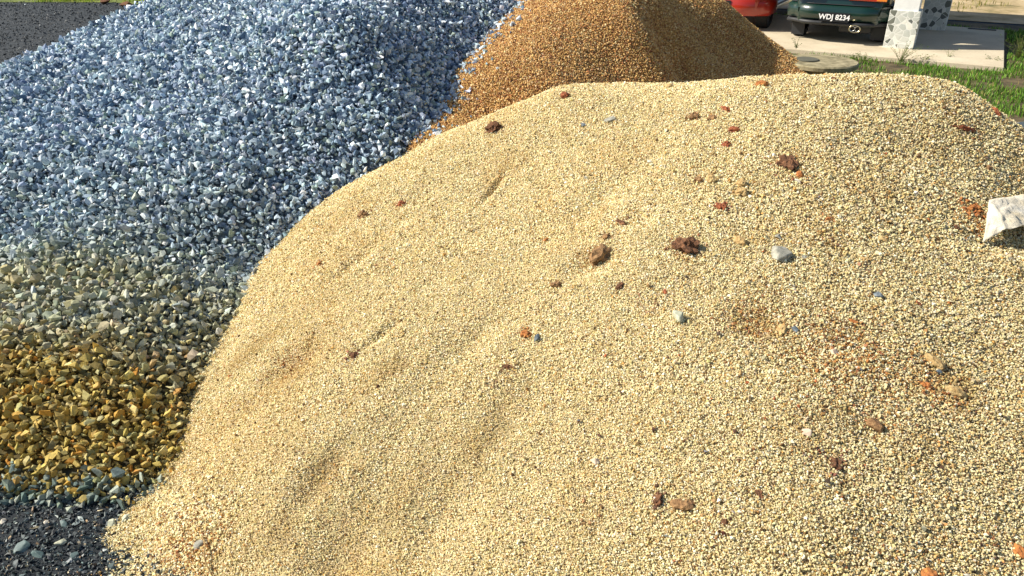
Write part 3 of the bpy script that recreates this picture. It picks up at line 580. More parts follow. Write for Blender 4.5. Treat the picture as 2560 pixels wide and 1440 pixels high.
def car(name, label, pm, a, c, Wd, Lg, prof, lampset, plate=None):
    o = L(a, c, ZS); root = empty(name, o, A1); tag(root, label, 'car')
    V, Fc = body_mesh(Lg, Wd, prof, .24); bd = mesh_obj('body', V, Fc, pm, root, True)
    # cabin
    cb = bmesh.new(); zc = prof[3][1]
    lo = [(-Wd * .455, .22), (Wd * .455, .22), (Wd * .455, Lg * .68), (-Wd * .455, Lg * .68)]; up = [(-Wd * .36, .62), (Wd * .36, .62), (Wd * .36, Lg * .52), (-Wd * .36, Lg * .52)]
    vl = [cb.verts.new((x, y, zc - .02)) for x, y in lo]; vu = [cb.verts.new((x, y, 1.33)) for x, y in up]
    cb.faces.new(vu); [cb.faces.new((vl[i], vl[(i + 1) % 4], vu[(i + 1) % 4], vu[i])) for i in range(4)]; bev(cb, .05, 3); bm_obj('cabin', cb, pm, root, True)
    def pane(nm, q, off):
        q = [Vector(p) for p in q]; nrm = (q[1] - q[0]).cross(q[2] - q[1]).normalized(); ce = sum(q, Vector()) / 4
        q = [ce + (p - ce) * .84 + nrm * off for p in q]; q2 = [p + nrm * .006 for p in q]
        mesh_obj(nm, q + q2, [(0, 1, 2, 3), (4, 5, 6, 7), (0, 1, 5, 4), (1, 2, 6, 5), (2, 3, 7, 6), (3, 0, 4, 7)], mGl, root)
    A = [(x, y, zc - .02) for x, y in lo]; B = [(x, y, 1.33) for x, y in up]
    for i, nm in ((0, 'rear_window'), (1, 'side_window'), (2, 'windscreen'), (3, 'side_window')): pane(nm, [A[i], A[(i + 1) % 4], B[(i + 1) % 4], B[i]], .004)
    rad = .25
    for sx_ in (-1, 1):
        for yy in (.48, Lg - .62): wheel(root, sx_ * (Wd / 2 - .085), yy, rad, sx_)
        for yy in (.48, Lg - .62):
            ar = bmesh.new(); n = 18; r0, r1 = rad + .035, rad + .075; xo = sx_ * (Wd / 2 + .002); xi = sx_ * (Wd / 2 - .05)
            for k in range(n):
                a0, a1_ = math.pi * k / n, math.pi * (k + 1) / n
                q = [ar.verts.new((xx, yy + r * math.cos(t), rad + r * math.sin(t))) for (xx, r, t) in ((xo, r0, a0), (xo, r1, a0), (xo, r1, a1_), (xo, r0, a1_), (xi, r0, a0), (xi, r1, a0), (xi, r1, a1_), (xi, r0, a1_))]
                for f in ((0, 1, 2, 3), (4, 7, 6, 5), (1, 5, 6, 2), (0, 3, 7, 4)): ar.faces.new([q[i] for i in f])
            bm_obj('wheel_arch', ar, mBk, root)
        sk = bmesh.new(); box(sk, sx_ * (Wd / 2 + .004) - .02, sx_ * (Wd / 2 + .004) + .012, 0.85, Lg - 1.0, .25, .30); bev(sk, .004); bm_obj('side_skirt', sk, mCh if name == 'red_car' else mBk, root)
    return root, bd
# rear bumper as a lofted bar that follows the rounded tail
def tail_bar(nm, root, Wd, z0, z1, out, m, dy=.0, ins=1.0):
    V = []; n = 36; Fc = []
    prof = [(0, z0), (out, z0 + .012), (out + .012, (z0 + z1) / 2), (out, z1 - .012), (0, z1)]
    path = []
    for k in range(n + 1):
        t = -1 + 2 * k / n; x = t * Wd / 2 * ins; y = .16 * max(0, abs(t) - .45) ** 2 / .3 * 1.2 if abs(t) > .45 else 0
        path.append((x, y + dy))
    path = [(-Wd / 2 * ins, .62)] + path + [(Wd / 2 * ins, .62)]
    for i, (x, y) in enumerate(path):
        nx_ = 0 if 1 < i < len(path) - 2 else (-1 if i <= 1 else 1)
        for o_, z in prof: V.append((x + nx_ * o_ * .8, y - (o_ if 0 < i < len(path) - 1 else 0), z))
    m_ = len(prof)
    for i in range(len(path) - 1):
        for k in range(m_ - 1): Fc.append((i * m_ + k, (i + 1) * m_ + k, (i + 1) * m_ + k + 1, i * m_ + k + 1))
    return mesh_obj(nm, V, Fc, m, root, True)

mGreen = paint('dark_green_paint', (.003, .026, .020)); mRedP = paint('red_paint', (.34, .018, .006))
# green car: rear bumper face about here
q = toL(G(1990, 89, ZS)); GW_ = 1.31
gr = pa[0] - .025; gcx = gr - GW_ / 2; gcy = q[1] - .40
prof_g = [(0, .50), (.03, .70), (.08, .80), (.5, .84), (1.2, .84), (2.5, .80), (3.05, .68), (3.2, .5)]
gc, gb = car('green_car', 'small dark green car parked rear-out with number plate WDJ 8234', mGreen, gcx, gcy, GW_, 3.2, prof_g, None)
def gl2(u, v, zg=0):      # place on the tail plane of the green car under an image point
    o = np.array([0, 0, HC]); d = ray(u, v); p0 = L(gcx, gcy - .08, 0); nn = np.array([e2[0], e2[1], 0])
    t = ((p0 - o) @ nn) / (d @ nn); p = o + d * t; a_, c_ = toL(p); return a_ - gcx, p[2] - ZS
zb0, zb1, zc1, zl0 = gl2(2090, 66)[1], gl2(2090, 53)[1], gl2(2090, 14)[1], gl2(2090, 2)[1] + .01
print('heights', zb0, zb1, zc1, zl0)
tail_bar('rear_bumper', gc, GW_, zb0, zb1, .07, mBk)
tail_bar('bumper_cover', gc, GW_ * 1.004, zb1 + .004, zc1, .075, mGreen)
tail_bar('boot_trim', gc, GW_ * .99, .003 + zc1, zc1 + .015, .05, mBk, .02)
MG = bpy.data.objects
def gl2(u, v, zg):      # local car x of an image place on the tail plane
    # intersect the view ray with the vertical plane at the bumper face
    o = np.array([0, 0, HC]); d = ray(u, v); p0 = L(gcx, gcy - .08, 0); nn = np.array([e2[0], e2[1], 0])
    t = ((p0 - o) @ nn) / (d @ nn); p = o + d * t; a_, c_ = toL(p); return a_ - gcx, p[2] - ZS
px, pz = gl2(2086, 43, 0); print('plate local', px, pz, gl2(2055, 43, 0), gl2(2115, 43, 0), gl2(1985, 43, 0), gl2(2137, 72, 0))
pb = bmesh.new(); box(pb, px - .20, px + .20, -.102, -.090, pz - .062, pz + .062); bev(pb, .003); npl = bm_obj('number_plate', pb, mPl, gc)
tx, wtx = plate_text('WDJ 8234', .098, npl, mTxt, (px + .0, -.1045, pz), (R(90), 0, 0))
ex, ez = gl2(2137, 72, 0)
for dx in (-.034, .034):
    bm = bmesh.new(); lathe(bm, [(.028, 0), (.036, -.012), (.040, .0), (.040, .16), (.03, .16), (.028, .0)], 24)
    t = bm_obj('exhaust_tip', bm, mCh, gc, True); t.location = (ex + dx, -.09, ez); t.rotation_euler = (R(-90), 0, 0)
bm = bmesh.new(); n = 40; rr = []
for yy, k1 in ((-.065, 1.0), (-.075, 1.12), (-.06, 1.22), (.08, 1.22)):
    rr.append([bm.verts.new(((.068 if True else 0) * k1 * math.cos(2 * math.pi * k / n), yy, .044 * k1 * math.sin(2 * math.pi * k / n))) for k in range(n)])
for a_, b_ in zip(rr, rr[1:]):
    for k in range(n): bm.faces.new((a_[k], a_[(k + 1) % n], b_[(k + 1) % n], b_[k]))
t = bm_obj('exhaust_surround', bm, mat('brass_steel', (.62, .55, .35), .25, 1)[0], gc, True); t.location = (ex, -.04, ez)
bm = bmesh.new(); box(bm, ex - .25, ex + .2, .12, .55, ez - .09, ez + .07); bev(bm, .04, 3); bm_obj('silencer', bm, mBk, gc, True)
for sx_, w_ in ((-1, .36), (1, .50)):
    bm = bmesh.new(); x0 = sx_ * (GW_ / 2 - .04); x1 = sx_ * (GW_ / 2 - .04 - w_); box(bm, min(x0, x1), max(x0, x1), -.03, .06, zl0, zl0 + .15); bev(bm, .012)
    tl = bm_obj('tail_light', bm, mRed, gc)
    bm = bmesh.new(); x1 = sx_ * (GW_ / 2 - .04 - .13); box(bm, min(x0, x1), max(x0, x1), -.04, -.0305, zl0 + .01, zl0 + .14); bev(bm, .003); bm_obj('indicator_lens', bm, mLc if sx_ < 0 else mAmb, tl)
bm = bmesh.new(); box(bm, -.28, .28, -.02, .02, zl0 + .04, zl0 + .10); bev(bm, .006); bm_obj('boot_badge_strip', bm, mBk, gc)
for sx_ in (-1, 1):
    bm = bmesh.new(); box(bm, sx_ * (GW_ / 2 - .1) - .09, sx_ * (GW_ / 2 - .1) + .09, (.72 - .5), (.73 - .5), .05, .22); bm_obj('mudflap', bm, mBk, gc)
# red car
q = toL(G(1917, 70, ZS)); RW = 1.45; rcx = q[0] - RW / 2 + .02; rcy = q[1] - .48
prof_r = [(0, .60), (.04, .82), (.08, .90), (.6, .92), (1.2, .90), (2.9, .84), (3.6, .72), (3.75, .55)]
rc_, rb_ = car('red_car', 'red hatchback parked beside the green car behind the orange sand heap', mRedP, rcx, rcy, RW, 3.75, prof_r, None)
tail_bar('rear_bumper', rc_, RW, .22, .50, .07, mRedP)
for sx_ in (-1, 1):
    bm = bmesh.new(); x0 = sx_ * (RW / 2 - .03); x1 = sx_ * (RW / 2 - .25); box(bm, min(x0, x1), max(x0, x1), -.02, .07, .62, .84); bev(bm, .012); bm_obj('tail_light', bm, mRed, rc_)
bm = bmesh.new(); box(bm, -.22, .22, -.09, -.08, .33, .45); bev(bm, .003); bm_obj('number_plate', bm, mPl, rc_)

# ------------------------------------------------------------------ debris on the heaps
def clod(name, u, v, wpx, hpx, m, label, cat='clod', seed=0, rough=.35, flat=.6, sub=3, rot=None, group=None, fields=None, sink=.35, angular=False):
    p = hit(fields or [FB, FG, FO], u, v + hpx * .25); _, _, t = project(p); sx = wpx / F * t / 2; sy = hpx / F * t / 2 * 1.35; sz = min(sx, sy) * flat + max(sx, sy) * .12
    r = random.Random(seed + int(u * 3 + v)); bm = bmesh.new()
    if angular:
        for k in range(14):
            q = Vector((r.gauss(0, 1), r.gauss(0, 1), r.gauss(0, 1))).normalized() * r.uniform(.85, 1.1); bm.verts.new(q)
        res = bmesh.ops.convex_hull(bm, input=bm.verts); bmesh.ops.delete(bm, geom=[g for g in res['geom_interior'] if isinstance(g, bmesh.types.BMVert)], context='VERTS')
        bmesh.ops.bevel(bm, geom=bm.edges[:], offset=.06, segments=1, affect='EDGES')
    else:
        bmesh.ops.create_icosphere(bm, subdivisions=sub, radius=1)
        from mathutils import noise as mn
        off = Vector((r.uniform(-50, 50), r.uniform(-50, 50), r.uniform(-50, 50)))
        for q in bm.verts:
            d = mn.noise(q.co * 1.3 + off) * 1.0 + mn.noise(q.co * 3.1 + off) * .7 + mn.noise(q.co * 7 + off) * .4
            q.co *= 1 + rough * d
    for q in bm.verts: q.co = Vector((q.co.x * sx, q.co.y * sy, q.co.z * sz))
    gx, gy = slope(FB if not fields else fields[0], p[0], p[1])
    bmesh.ops.rotate(bm, verts=bm.verts, cent=(0, 0, 0), matrix=Matrix.Rotation(rot if rot is not None else r.uniform(-.5, .5), 3, 'Z'))
    o = bm_obj(name, bm, m); o.location = (p[0], p[1], p[2] + sz * (1 - sink) * .6)
    nrm = Vector((-float(gx), -float(gy), 1)).normalized(); o.rotation_euler = nrm.to_track_quat('Z', 'Y').to_euler()
    tag(o, label, cat, group); return o
mBr = mottled('brown_earth', (.13, .065, .03), (.42, .25, .11), 60, .95, .9, .01); mOr = mottled('orange_clay', (.24, .07, .02), (.52, .22, .06), 55, .9, .7, .008)
mRd = mottled('red_laterite', (.13, .035, .015), (.42, .13, .05), 60, .9, .8, .008); mTn = mottled('tan_earth', (.34, .21, .08), (.60, .44, .20), 60, .95, .8, .008)
mDk = mottled('dark_humus', (.05, .022, .012), (.26, .12, .055), 70, .95, .9, .01); mGs = mottled('grey_stone', (.20, .20, .16), (.42, .40, .33), 45, .8, .5, .005)
mWs = mottled('pale_stone', (.52, .47, .38), (.74, .68, .56), 40, .8, .4, .004); mBs = mottled('blue_stone', (.05, .065, .085), (.20, .24, .26), 50, .7, .5, .004)
mPk = mottled('pink_stone', (.50, .36, .25), (.70, .56, .43), 40, .8, .4, .004); mSl = mottled('slate', (.06, .10, .10), (.14, .20, .19), 25, .55, .3, .004)
mGsP = mottled('lichen_stone', (.34, .35, .25), (.58, .58, .44), 70, .85, .5, .004)
D = [
 ('stone', 1950, 628, 84, 50, mGs, 'largest flat pale grey stone half sunk in the beige sand', dict(angular=True, flat=.3, rot=.15)),
 ('stone', 1694, 790, 52, 28, mGsP, 'long grey-green shard with a pale edge lying alone mid heap', dict(angular=True, flat=.8, rot=-.45)),
 ('clod', 1497, 632, 44, 46, mBr, 'lumpy brown earth clod with a dark shadow beside it', dict(rough=.5)),
 ('clod', 1714, 612, 56, 40, mDk, 'dark reddish-brown crumbling clod left of the flat grey stone', dict(rough=.6)),
 ('stone', 1341, 842, 22, 24, mBs, 'small square blue-black stone touching an orange-brown crumb', dict(angular=True)),
 ('clod', 1316, 834, 26, 20, mOr, 'orange-brown crumb touching the square blue-black stone', dict(rough=.5)),
 ('stone', 1525, 298, 34, 15, mGs, 'elongated grey stone splinter near the heap crest', dict(angular=True, rot=.7)),
 ('stone', 1457, 312, 20, 10, mBs, 'small dark grey stone left of the elongated splinter', dict(angular=True)),
 ('clod', 1412, 237, 22, 16, mRd, 'small red-brown clod near the left end of the crest', {}),
 ('pebble', 1672, 214, 18, 14, mTn, 'rounded tan pebble right on the sand crest line', dict(rough=.15)),
 ('clod', 1904, 209, 30, 16, mOr, 'orange-brown clod just under the crest below the orange heap', {}),
 ('clod', 2083, 196, 16, 8, mDk, 'tiny dark brown clod under the crest before the tank cover', {}),
 ('pebble', 1838, 203, 12, 9, mGsP, 'tiny greenish pebble on the crest line', dict(angular=True)),
 ('clod', 1236, 318, 34, 26, mDk, 'dark brown crumbled clod near the left shoulder of the heap', dict(rough=.7)),
 ('clod', 1835, 323, 28, 15, mRd, 'bright red flat clay piece high on the heap', dict(rough=.4)),
 ('clod', 1733, 291, 24, 16, mBr, 'leftmost of the three brown crumbs high on the heap', dict(rough=.6)),
 ('clod', 1780, 294, 22, 12, mBr, 'middle one of the three brown crumbs high on the heap', dict(rough=.6)),
 ('clod', 1813, 272, 26, 10, mRd, 'reddish topmost of the three crumbs high on the heap', dict(rough=.6)),
 ('clod', 1815, 360, 22, 14, mRd, 'small red clod directly below the bright red flat piece', {}),
 ('clod', 1968, 402, 42, 32, mDk, 'scattered dark brown crumb above the orange pebble', dict(rough=.8, flat=.4)),
 ('pebble', 1998, 434, 17, 19, mOr, 'bright orange pebble resting above a bluish white one', dict(rough=.25)),
 ('pebble', 1994, 454, 20, 15, mWs, 'whitish pebble just below the bright orange pebble', dict(angular=True)),
 ('clod', 1776, 446, 26, 22, mTn, 'tan earth lump in the upper middle with a stony tail', {}),
 ('clod', 1745, 449, 22, 12, mBr, 'brown crumb trailing left of the tan earth lump', dict(rough=.6)),
 ('clod', 1854, 456, 26, 22, mTn, 'yellow-tan lump right of the other tan lump', {}),
 ('clod', 1852, 480, 28, 20, mTn, 'ragged tan crumb under the yellow-tan lump', dict(rough=.6)),
 ('clod', 1803, 516, 24, 22, mRd, 'dark rusty lump below the two tan lumps', dict(rough=.5)),
 ('clod', 1509, 521, 18, 18, mTn, 'small tan lump above the long dark crumb', {}),
 ('clod', 1552, 556, 34, 10, mDk, 'flat long dark crumb above the brown clod', dict(rough=.6)),
 ('clod', 1515, 590, 22, 14, mBr, 'small brown wedge just above the lumpy brown clod', dict(rough=.4)),
 ('clod', 1850, 600, 28, 26, mTn, 'pale tan lump left of the flat grey stone', {}),
 ('stone', 1946, 592, 22, 16, mGs, 'small grey stone just above the largest flat grey stone', dict(angular=True)),
 ('stone', 2010, 643, 20, 12, mGs, 'small greenish stone right of the largest flat grey stone', dict(angular=True)),
 ('clod', 1390, 710, 18, 20, mBr, 'brown lump alone in the middle of the heap', dict(rough=.5)),
 ('clod', 1548, 714, 14, 20, mDk, 'thin dark crumb right of the lone brown lump', dict(rough=.6)),
 ('stone', 2197, 736, 34, 24, mBs, 'dark blue-grey stone with jagged top on the right', dict(angular=True)),
 ('pebble', 2295, 757, 16, 15, mRd, 'brick red pebble right of the dark blue-grey stone', dict(angular=True)),
 ('pebble', 2375, 758, 15, 13, mOr, 'orange pebble right of the brick red one', dict(angular=True)),
 ('stone', 2404, 806, 26, 15, mGs, 'grey-green stone below the orange pebble near the right side', dict(angular=True)),
 ('wood_splinter', 2135, 805, 36, 9, mOr, 'orange wood splinter lying diagonally on the sand', dict(angular=True, rot=-1.0, flat=.8)),
 ('clod', 1952, 822, 26, 24, mTn, 'tan lump at the edge of the reddish scrape', dict(rough=.4)),
 ('stone', 1985, 821, 20, 20, mBs, 'dark pebble right of the tan lump by the reddish scrape', dict(angular=True)),
 ('pebble', 2008, 828, 11, 11, mRd, 'tiny red pebble right of the dark one by the scrape', dict(angular=True)),
 ('clod', 2335, 900, 32, 42, mTn, 'tall pale yellow lump on the right of the heap', dict(rough=.3)),
 ('stone', 2345, 929, 20, 16, mBs, 'blue-grey pebble under the tall pale yellow lump', dict(angular=True)),
 ('clod', 2314, 962, 24, 24, mOr, 'orange crumb lower left of the tall pale yellow lump', dict(rough=.5)),
 ('pebble', 2362, 983, 16, 16, mOr, 'orange pebble between the orange crumb and yellow stone', dict(angular=True)),
 ('clod', 2388, 975, 32, 40, mTn, 'oblong yellow-tan stone leaning beside the orange pebble', dict(rough=.2, rot=.4)),
 ('pebble', 2340, 1006, 10, 14, mOr, 'small ochre pebble lowest in the orange cluster', dict(angular=True)),
 ('shell_flake', 2144, 916, 16, 30, mWs, 'white shell-like flake standing on edge in the sand', dict(angular=True, flat=.5)),
 ('pebble', 2228, 960, 12, 10, mWs, 'tiny white pebble right of the white shell flake', dict(angular=True)),
 ('clod', 2085, 878, 24, 20, mPk, 'pinkish triangular chip above the white shell flake', dict(angular=True)),
 ('pebble', 2200, 882, 11, 14, mRd, 'small rusty pebble above the tiny white pebble', dict(angular=True)),
 ('stone', 2018, 1080, 34, 22, mPk, 'flat pinkish stone in the lower right part', dict(angular=True)),
 ('stone', 2183, 1062, 40, 38, mBr, 'half orange half dark stone right of the flat pinkish stone', dict(angular=True, flat=.9)),
 ('clod', 2087, 1158, 38, 26, mDk, 'loose dark brown crumb below the pinkish stone', dict(rough=.8, flat=.4)),
 ('pebble', 2225, 1170, 13, 11, mTn, 'tiny yellow pebble right of the loose dark crumb', dict(angular=True)),
 ('pebble', 2385, 1167, 14, 10, mOr, 'small ochre pebble far right of the loose dark crumb', dict(angular=True)),
 ('stone', 1487, 1150, 30, 26, mPk, 'pinkish angular stone low in the middle of the sand', dict(angular=True)),
 ('clod', 1643, 1248, 20, 30, mDk, 'dark curled crumb left of the wide tan-brown clod', dict(rough=.8)),
 ('clod', 1708, 1260, 54, 28, mBr, 'wide tan-brown clod low in the middle', dict(rough=.5)),
 ('clod', 1810, 1303, 16, 14, mDk, 'small nearly black crumb below the wide tan-brown clod', {}),
 ('clod', 1900, 1233, 18, 18, mDk, 'faint dark crumb right of the wide tan-brown clod', dict(rough=.7)),
 ('pebble', 1870, 882, 14, 14, mTn, 'round yellow pebble below the reddish scrape', dict(rough=.12)),
 ('clod', 884, 887, 22, 14, mDk, 'dark brown crumb on the pale left flank', dict(rough=.6)),
 ('clod', 1267, 916, 24, 10, mDk, 'thin dark streaky crumb centre left of the heap', dict(rough=.6)),
 ('clod', 908, 535, 22, 16, mBr, 'brown clod near the gravel edge on the left flank', dict(rough=.6)),
 ('clod', 1003, 509, 24, 14, mRd, 'reddish-brown clod right of the brown one on the left flank', dict(rough=.4)),
 ('pebble', 575, 938, 10, 14, mOr, 'single orange pebble on the pale sand near the gravel', dict(angular=True)),
 ('pebble', 945, 965, 11, 10, mDk, 'tiny dark pebble under the dark crumb on the left flank', dict(angular=True)),
 ('pebble', 797, 659, 18, 10, mOr, 'faint orange pebble high on the left flank', dict(angular=True)),
 ('stone', 497, 1359, 22, 22, mGs, 'round blue-grey stone at the foot of the sand by the dry stem', dict(rough=.12)),
 ('clod', 2548, 1378, 34, 26, mOr, 'orange clay chunk at the lower right corner', dict(rough=.4)),
 ('clod', 2322, 1438, 44, 30, mOr, 'orange-brown chunk at the very bottom edge', dict(rough=.4)),
 ('stone', 2415, 1437, 22, 18, mWs, 'white stone at the bottom edge right of the orange chunk', dict(angular=True)),
 ('clod', 2489, 277, 18, 24, mRd, 'red-brown lump on the right rim of the heap against the grass', dict(rough=.4)),
 ('clod', 2412, 322, 50, 12, mRd, 'scattered rusty crumb below the red-brown rim lump', dict(rough=.8, flat=.4)),
 ('clod', 2360, 270, 20, 9, mBr, 'small brown crumb near the right end of the crest', dict(rough=.5)),
 ('clod', 2472, 420, 20, 12, mBr, 'brown earth crumb above the cloth on the right', dict(rough=.4)),
 ('clod', 2390, 568, 16, 14, mDk, 'dark round crumb left of the cloth tip', dict(rough=.4)),
 ('clod', 2320, 550, 14, 10, mOr, 'little orange crumb further left of the cloth tip', dict(rough=.4)),
 ('clod', 2163, 652, 24, 16, mTn, 'ochre crumb right of the small greenish stone', dict(rough=.5)),
 ('clod', 2207, 597, 16, 18, mTn, 'small yellow lump above the ochre crumb', dict(rough=.4)),
 ('clod', 2078, 600, 13, 11, mDk, 'dark maroon crumb left of the small yellow lump', dict(rough=.4)),
 ('clod', 2072, 548, 26, 10, mOr, 'flat orange crumb above the dark maroon crumb', dict(rough=.5)),
 ('clod', 1663, 727, 9, 14, mRd, 'tiny red sliver above the grey-green shard', dict(rough=.3)),
 ('pebble', 1863, 392, 12, 12, mGs, 'small grey pebble upper middle of the heap', dict(angular=True)),
 ('pebble', 1829, 415, 11, 9, mWs, 'small whitish pebble left of the small grey pebble', dict(angular=True)),
 ('pebble', 1623, 404, 16, 9, mWs, 'flat white pebble in the upper middle', dict(angular=True)),
 ('pebble', 1351, 1158, 9, 9, mBs, 'tiny blue-grey pebble left of the pinkish angular stone', dict(angular=True)),
 ('pebble', 2519, 700, 14, 12, mWs, 'white pebble below the cloth near the right edge', dict(angular=True)),
 ('pebble', 1364, 598, 10, 14, mOr, 'small orange crumb left of the lumpy brown clod', {}),
]
for nm, u, v, w_, h_, m, lb, kw in D:
    clod(nm, u, v, w_, h_, m, lb, {'stone': 'stone', 'clod': 'clod of earth', 'pebble': 'pebble', 'wood_splinter': 'splinter', 'shell_flake': 'flake'}[nm], fields=[FB], **kw)
# crumbly heap of orange clay beside the cloth
bm = bmesh.new(); rr = random.Random(5)
pc_ = hit([FB], 2432, 525)
for k in range(46):
    a_ = rr.uniform(0, 6.3); q = rr.random() ** .6; x = math.cos(a_) * q * .085; y = math.sin(a_) * q * .075; s_ = rr.uniform(.008, .024) * (1.2 - .5 * q)
    mt = Matrix.Translation((x, y, float(FB(pc_[0] + x, pc_[1] + y)) - pc_[2] + .018 * (1 - q))) @ Matrix.Rotation(rr.uniform(0, 6), 4, 'Z') @ Matrix.Rotation(rr.uniform(-.8, .8), 4, 'X') @ Matrix.Diagonal((s_, s_ * rr.uniform(.6, 1), s_ * rr.uniform(.3, .7), 1))
    res = bmesh.ops.create_icosphere(bm, subdivisions=1, radius=1, matrix=mt)
    for q_ in res['verts']: q_.co += Vector((rr.gauss(0, .0016), rr.gauss(0, .0016), rr.gauss(0, .0016)))
oc = bm_obj('clay_heap', bm, mOr, loc=pc_); tag(oc, 'crumbled heap of orange clay against the left edge of the cloth', 'clay')
# stray grey stones on the orange sand
mPs = mottled('pale_blue_stone', (.30, .36, .40), (.60, .66, .70), 40, .85, .4, .004)
strays = [(1298, 48, 14, 12), (1281, 63, 14, 11), (1262, 50, 13, 11), (1240, 60, 14, 12), (1225, 82, 12, 9), (1205, 96, 13, 10), (1195, 118, 13, 11), (1188, 105, 10, 8), (1170, 140, 12, 10),
          (1133, 181, 12, 10), (1121, 197, 15, 11), (1134, 215, 14, 14), (1130, 232, 12, 9), (1138, 240, 13, 9), (1105, 268, 13, 14), (1092, 286, 13, 11), (1096, 275, 11, 9), (1060, 318, 12, 12), (1050, 325, 12, 9), (1018, 358, 12, 10)]
for u, v, w_, h_ in strays:
    clod('stray_stone', u, v, w_ * 1.2, h_ * 1.2, mPs, 'pale grey gravel stone strayed onto the orange sand along the gravel edge', 'stone', group='stray gravel stones on the orange sand', fields=[FO, FG, FB], angular=True, flat=.8, sink=0)
for u, v, w_, h_, m, lb in [(55, 1366, 48, 30, mSl, 'large smooth teal slate flake lying on the dark grit'), (150, 1355, 40, 16, mGsP, 'pale narrow slate flake right of the large teal one'),
        (92, 1385, 60, 16, mSl, 'long dark slate sliver leaning below the teal flake'), (185, 1385, 26, 20, mSl, 'small greenish slate chip among dark grit'), (280, 1308, 30, 20, mGsP, 'rounded greenish stone at the foot between gravel and sand'),
        (313, 1296, 34, 22, mGsP, 'larger rounded greenish stone touching the sand foot'), (116, 1306, 16, 13, mWs, 'small chalk white stone on the dark grit'), (8, 1302, 16, 16, mWs, 'pale round stone at the left edge on the grit'), (160, 1310, 36, 16, mSl, 'brown-grey slate flake below the gravel toe')]:
    clod('slate_flake' if m is mSl else 'stone', u, v, w_, h_, m, lb, 'slate' if m is mSl else 'stone', fields=[FG], angular=True, flat=.35 if m is mSl else .6)

# dry stem by the round stone
p0, p1 = hit([FB], 506, 1348), hit([FB], 527, 1445); cu = bpy.data.curves.new('dry_stem', 'CURVE'); cu.dimensions = '3D'; sp = cu.splines.new('POLY'); sp.points.add(11)
for k in range(12):
    t = k / 11; q = p0 * (1 - t) + p1 * t; z = float(max(FB(q[0], q[1]), 0)) + .012 + .012 * math.sin(t * 3.1); sp.points[k].co = (q[0] + .006 * math.sin(t * 7), q[1], z, 1)
cu.bevel_depth = .0022; cu.bevel_resolution = 2; to_ = bpy.data.objects.new('tmp', cu); C.objects.link(to_)
me = bpy.data.meshes.new_from_object(to_.evaluated_get(bpy.context.evaluated_depsgraph_get())); bpy.data.objects.remove(to_); me.materials.clear(); me.materials.append(mat('straw', (.30, .19, .07), .7)[0])
st_ = bpy.data.objects.new('dry_stem', me); C.objects.link(st_); tag(st_, 'thin dry plant stem lying by the round stone at the sand foot', 'stem')

# ------------------------------------------------------------------ cloth on the right
mCl, nt, b = mat('cotton_sack', (.70, .66, .56), .85); n1 = noise(nt, 9, 5, .6); n2 = noise(nt, 34, 6, .7); nt.links.new(ramp(nt, n1, [(.35, (.58, .50, .35)), (.65, (.74, .69, .58))]), b.inputs['Base Color']); bump(nt, b, n2, .7, .012)
def cloth(name, corners, label, seed, nu=60, nv=44, amp=.012):
    (A_, B_, C_, D_) = corners; V = []
    for i in range(nu):
        for j in range(nv):
            s, t = i / (nu - 1), j / (nv - 1)
            q = (A_ * (1 - s) + B_ * s) * (1 - t) + (D_ * (1 - s) + C_ * s) * t
            th = math.atan2(t + .08, s + .12)                                  # creases fan out from the pinched corner
            rad = math.hypot(s, t)
            f = (1 - abs(math.sin(th * 4.2 + .6 * rad))) * 1.1 + (1 - abs(math.sin(th * 8.3 + 1.7 + rad))) * .55 - .35 * math.sin(th * 13)
            f = f * min(1, rad * 2.2) + .5 * math.sin(s * 7 + t * 5)
            q = q + np.array([0, 0, amp * f]) + np.array([.003 * math.sin(t * 31 + s * 3), .006 * math.sin(s * 21) * t + .003 * math.sin(s * 63) * t, 0])
            zmin = float(FB(q[0], q[1])) + .004
            if q[2] < zmin: q[2] = zmin
            V.append(q)
    Fc = [(i * nv + j, (i + 1) * nv + j, (i + 1) * nv + j + 1, i * nv + j + 1) for i in range(nu - 1) for j in range(nv - 1)]
    o = mesh_obj(name, V, Fc, mCl, None, True); md = o.modifiers.new('thickness', 'SOLIDIFY'); md.thickness = .0018; tag(o, label, 'cloth'); return o
def lift(u, v, dz, k=1.0):
    p = hit([FB], u, v); d = p - np.array([0, 0, HC]); n_ = np.linalg.norm(d); return np.array([0, 0, HC]) + d * (1 - dz / (n_ * .45))
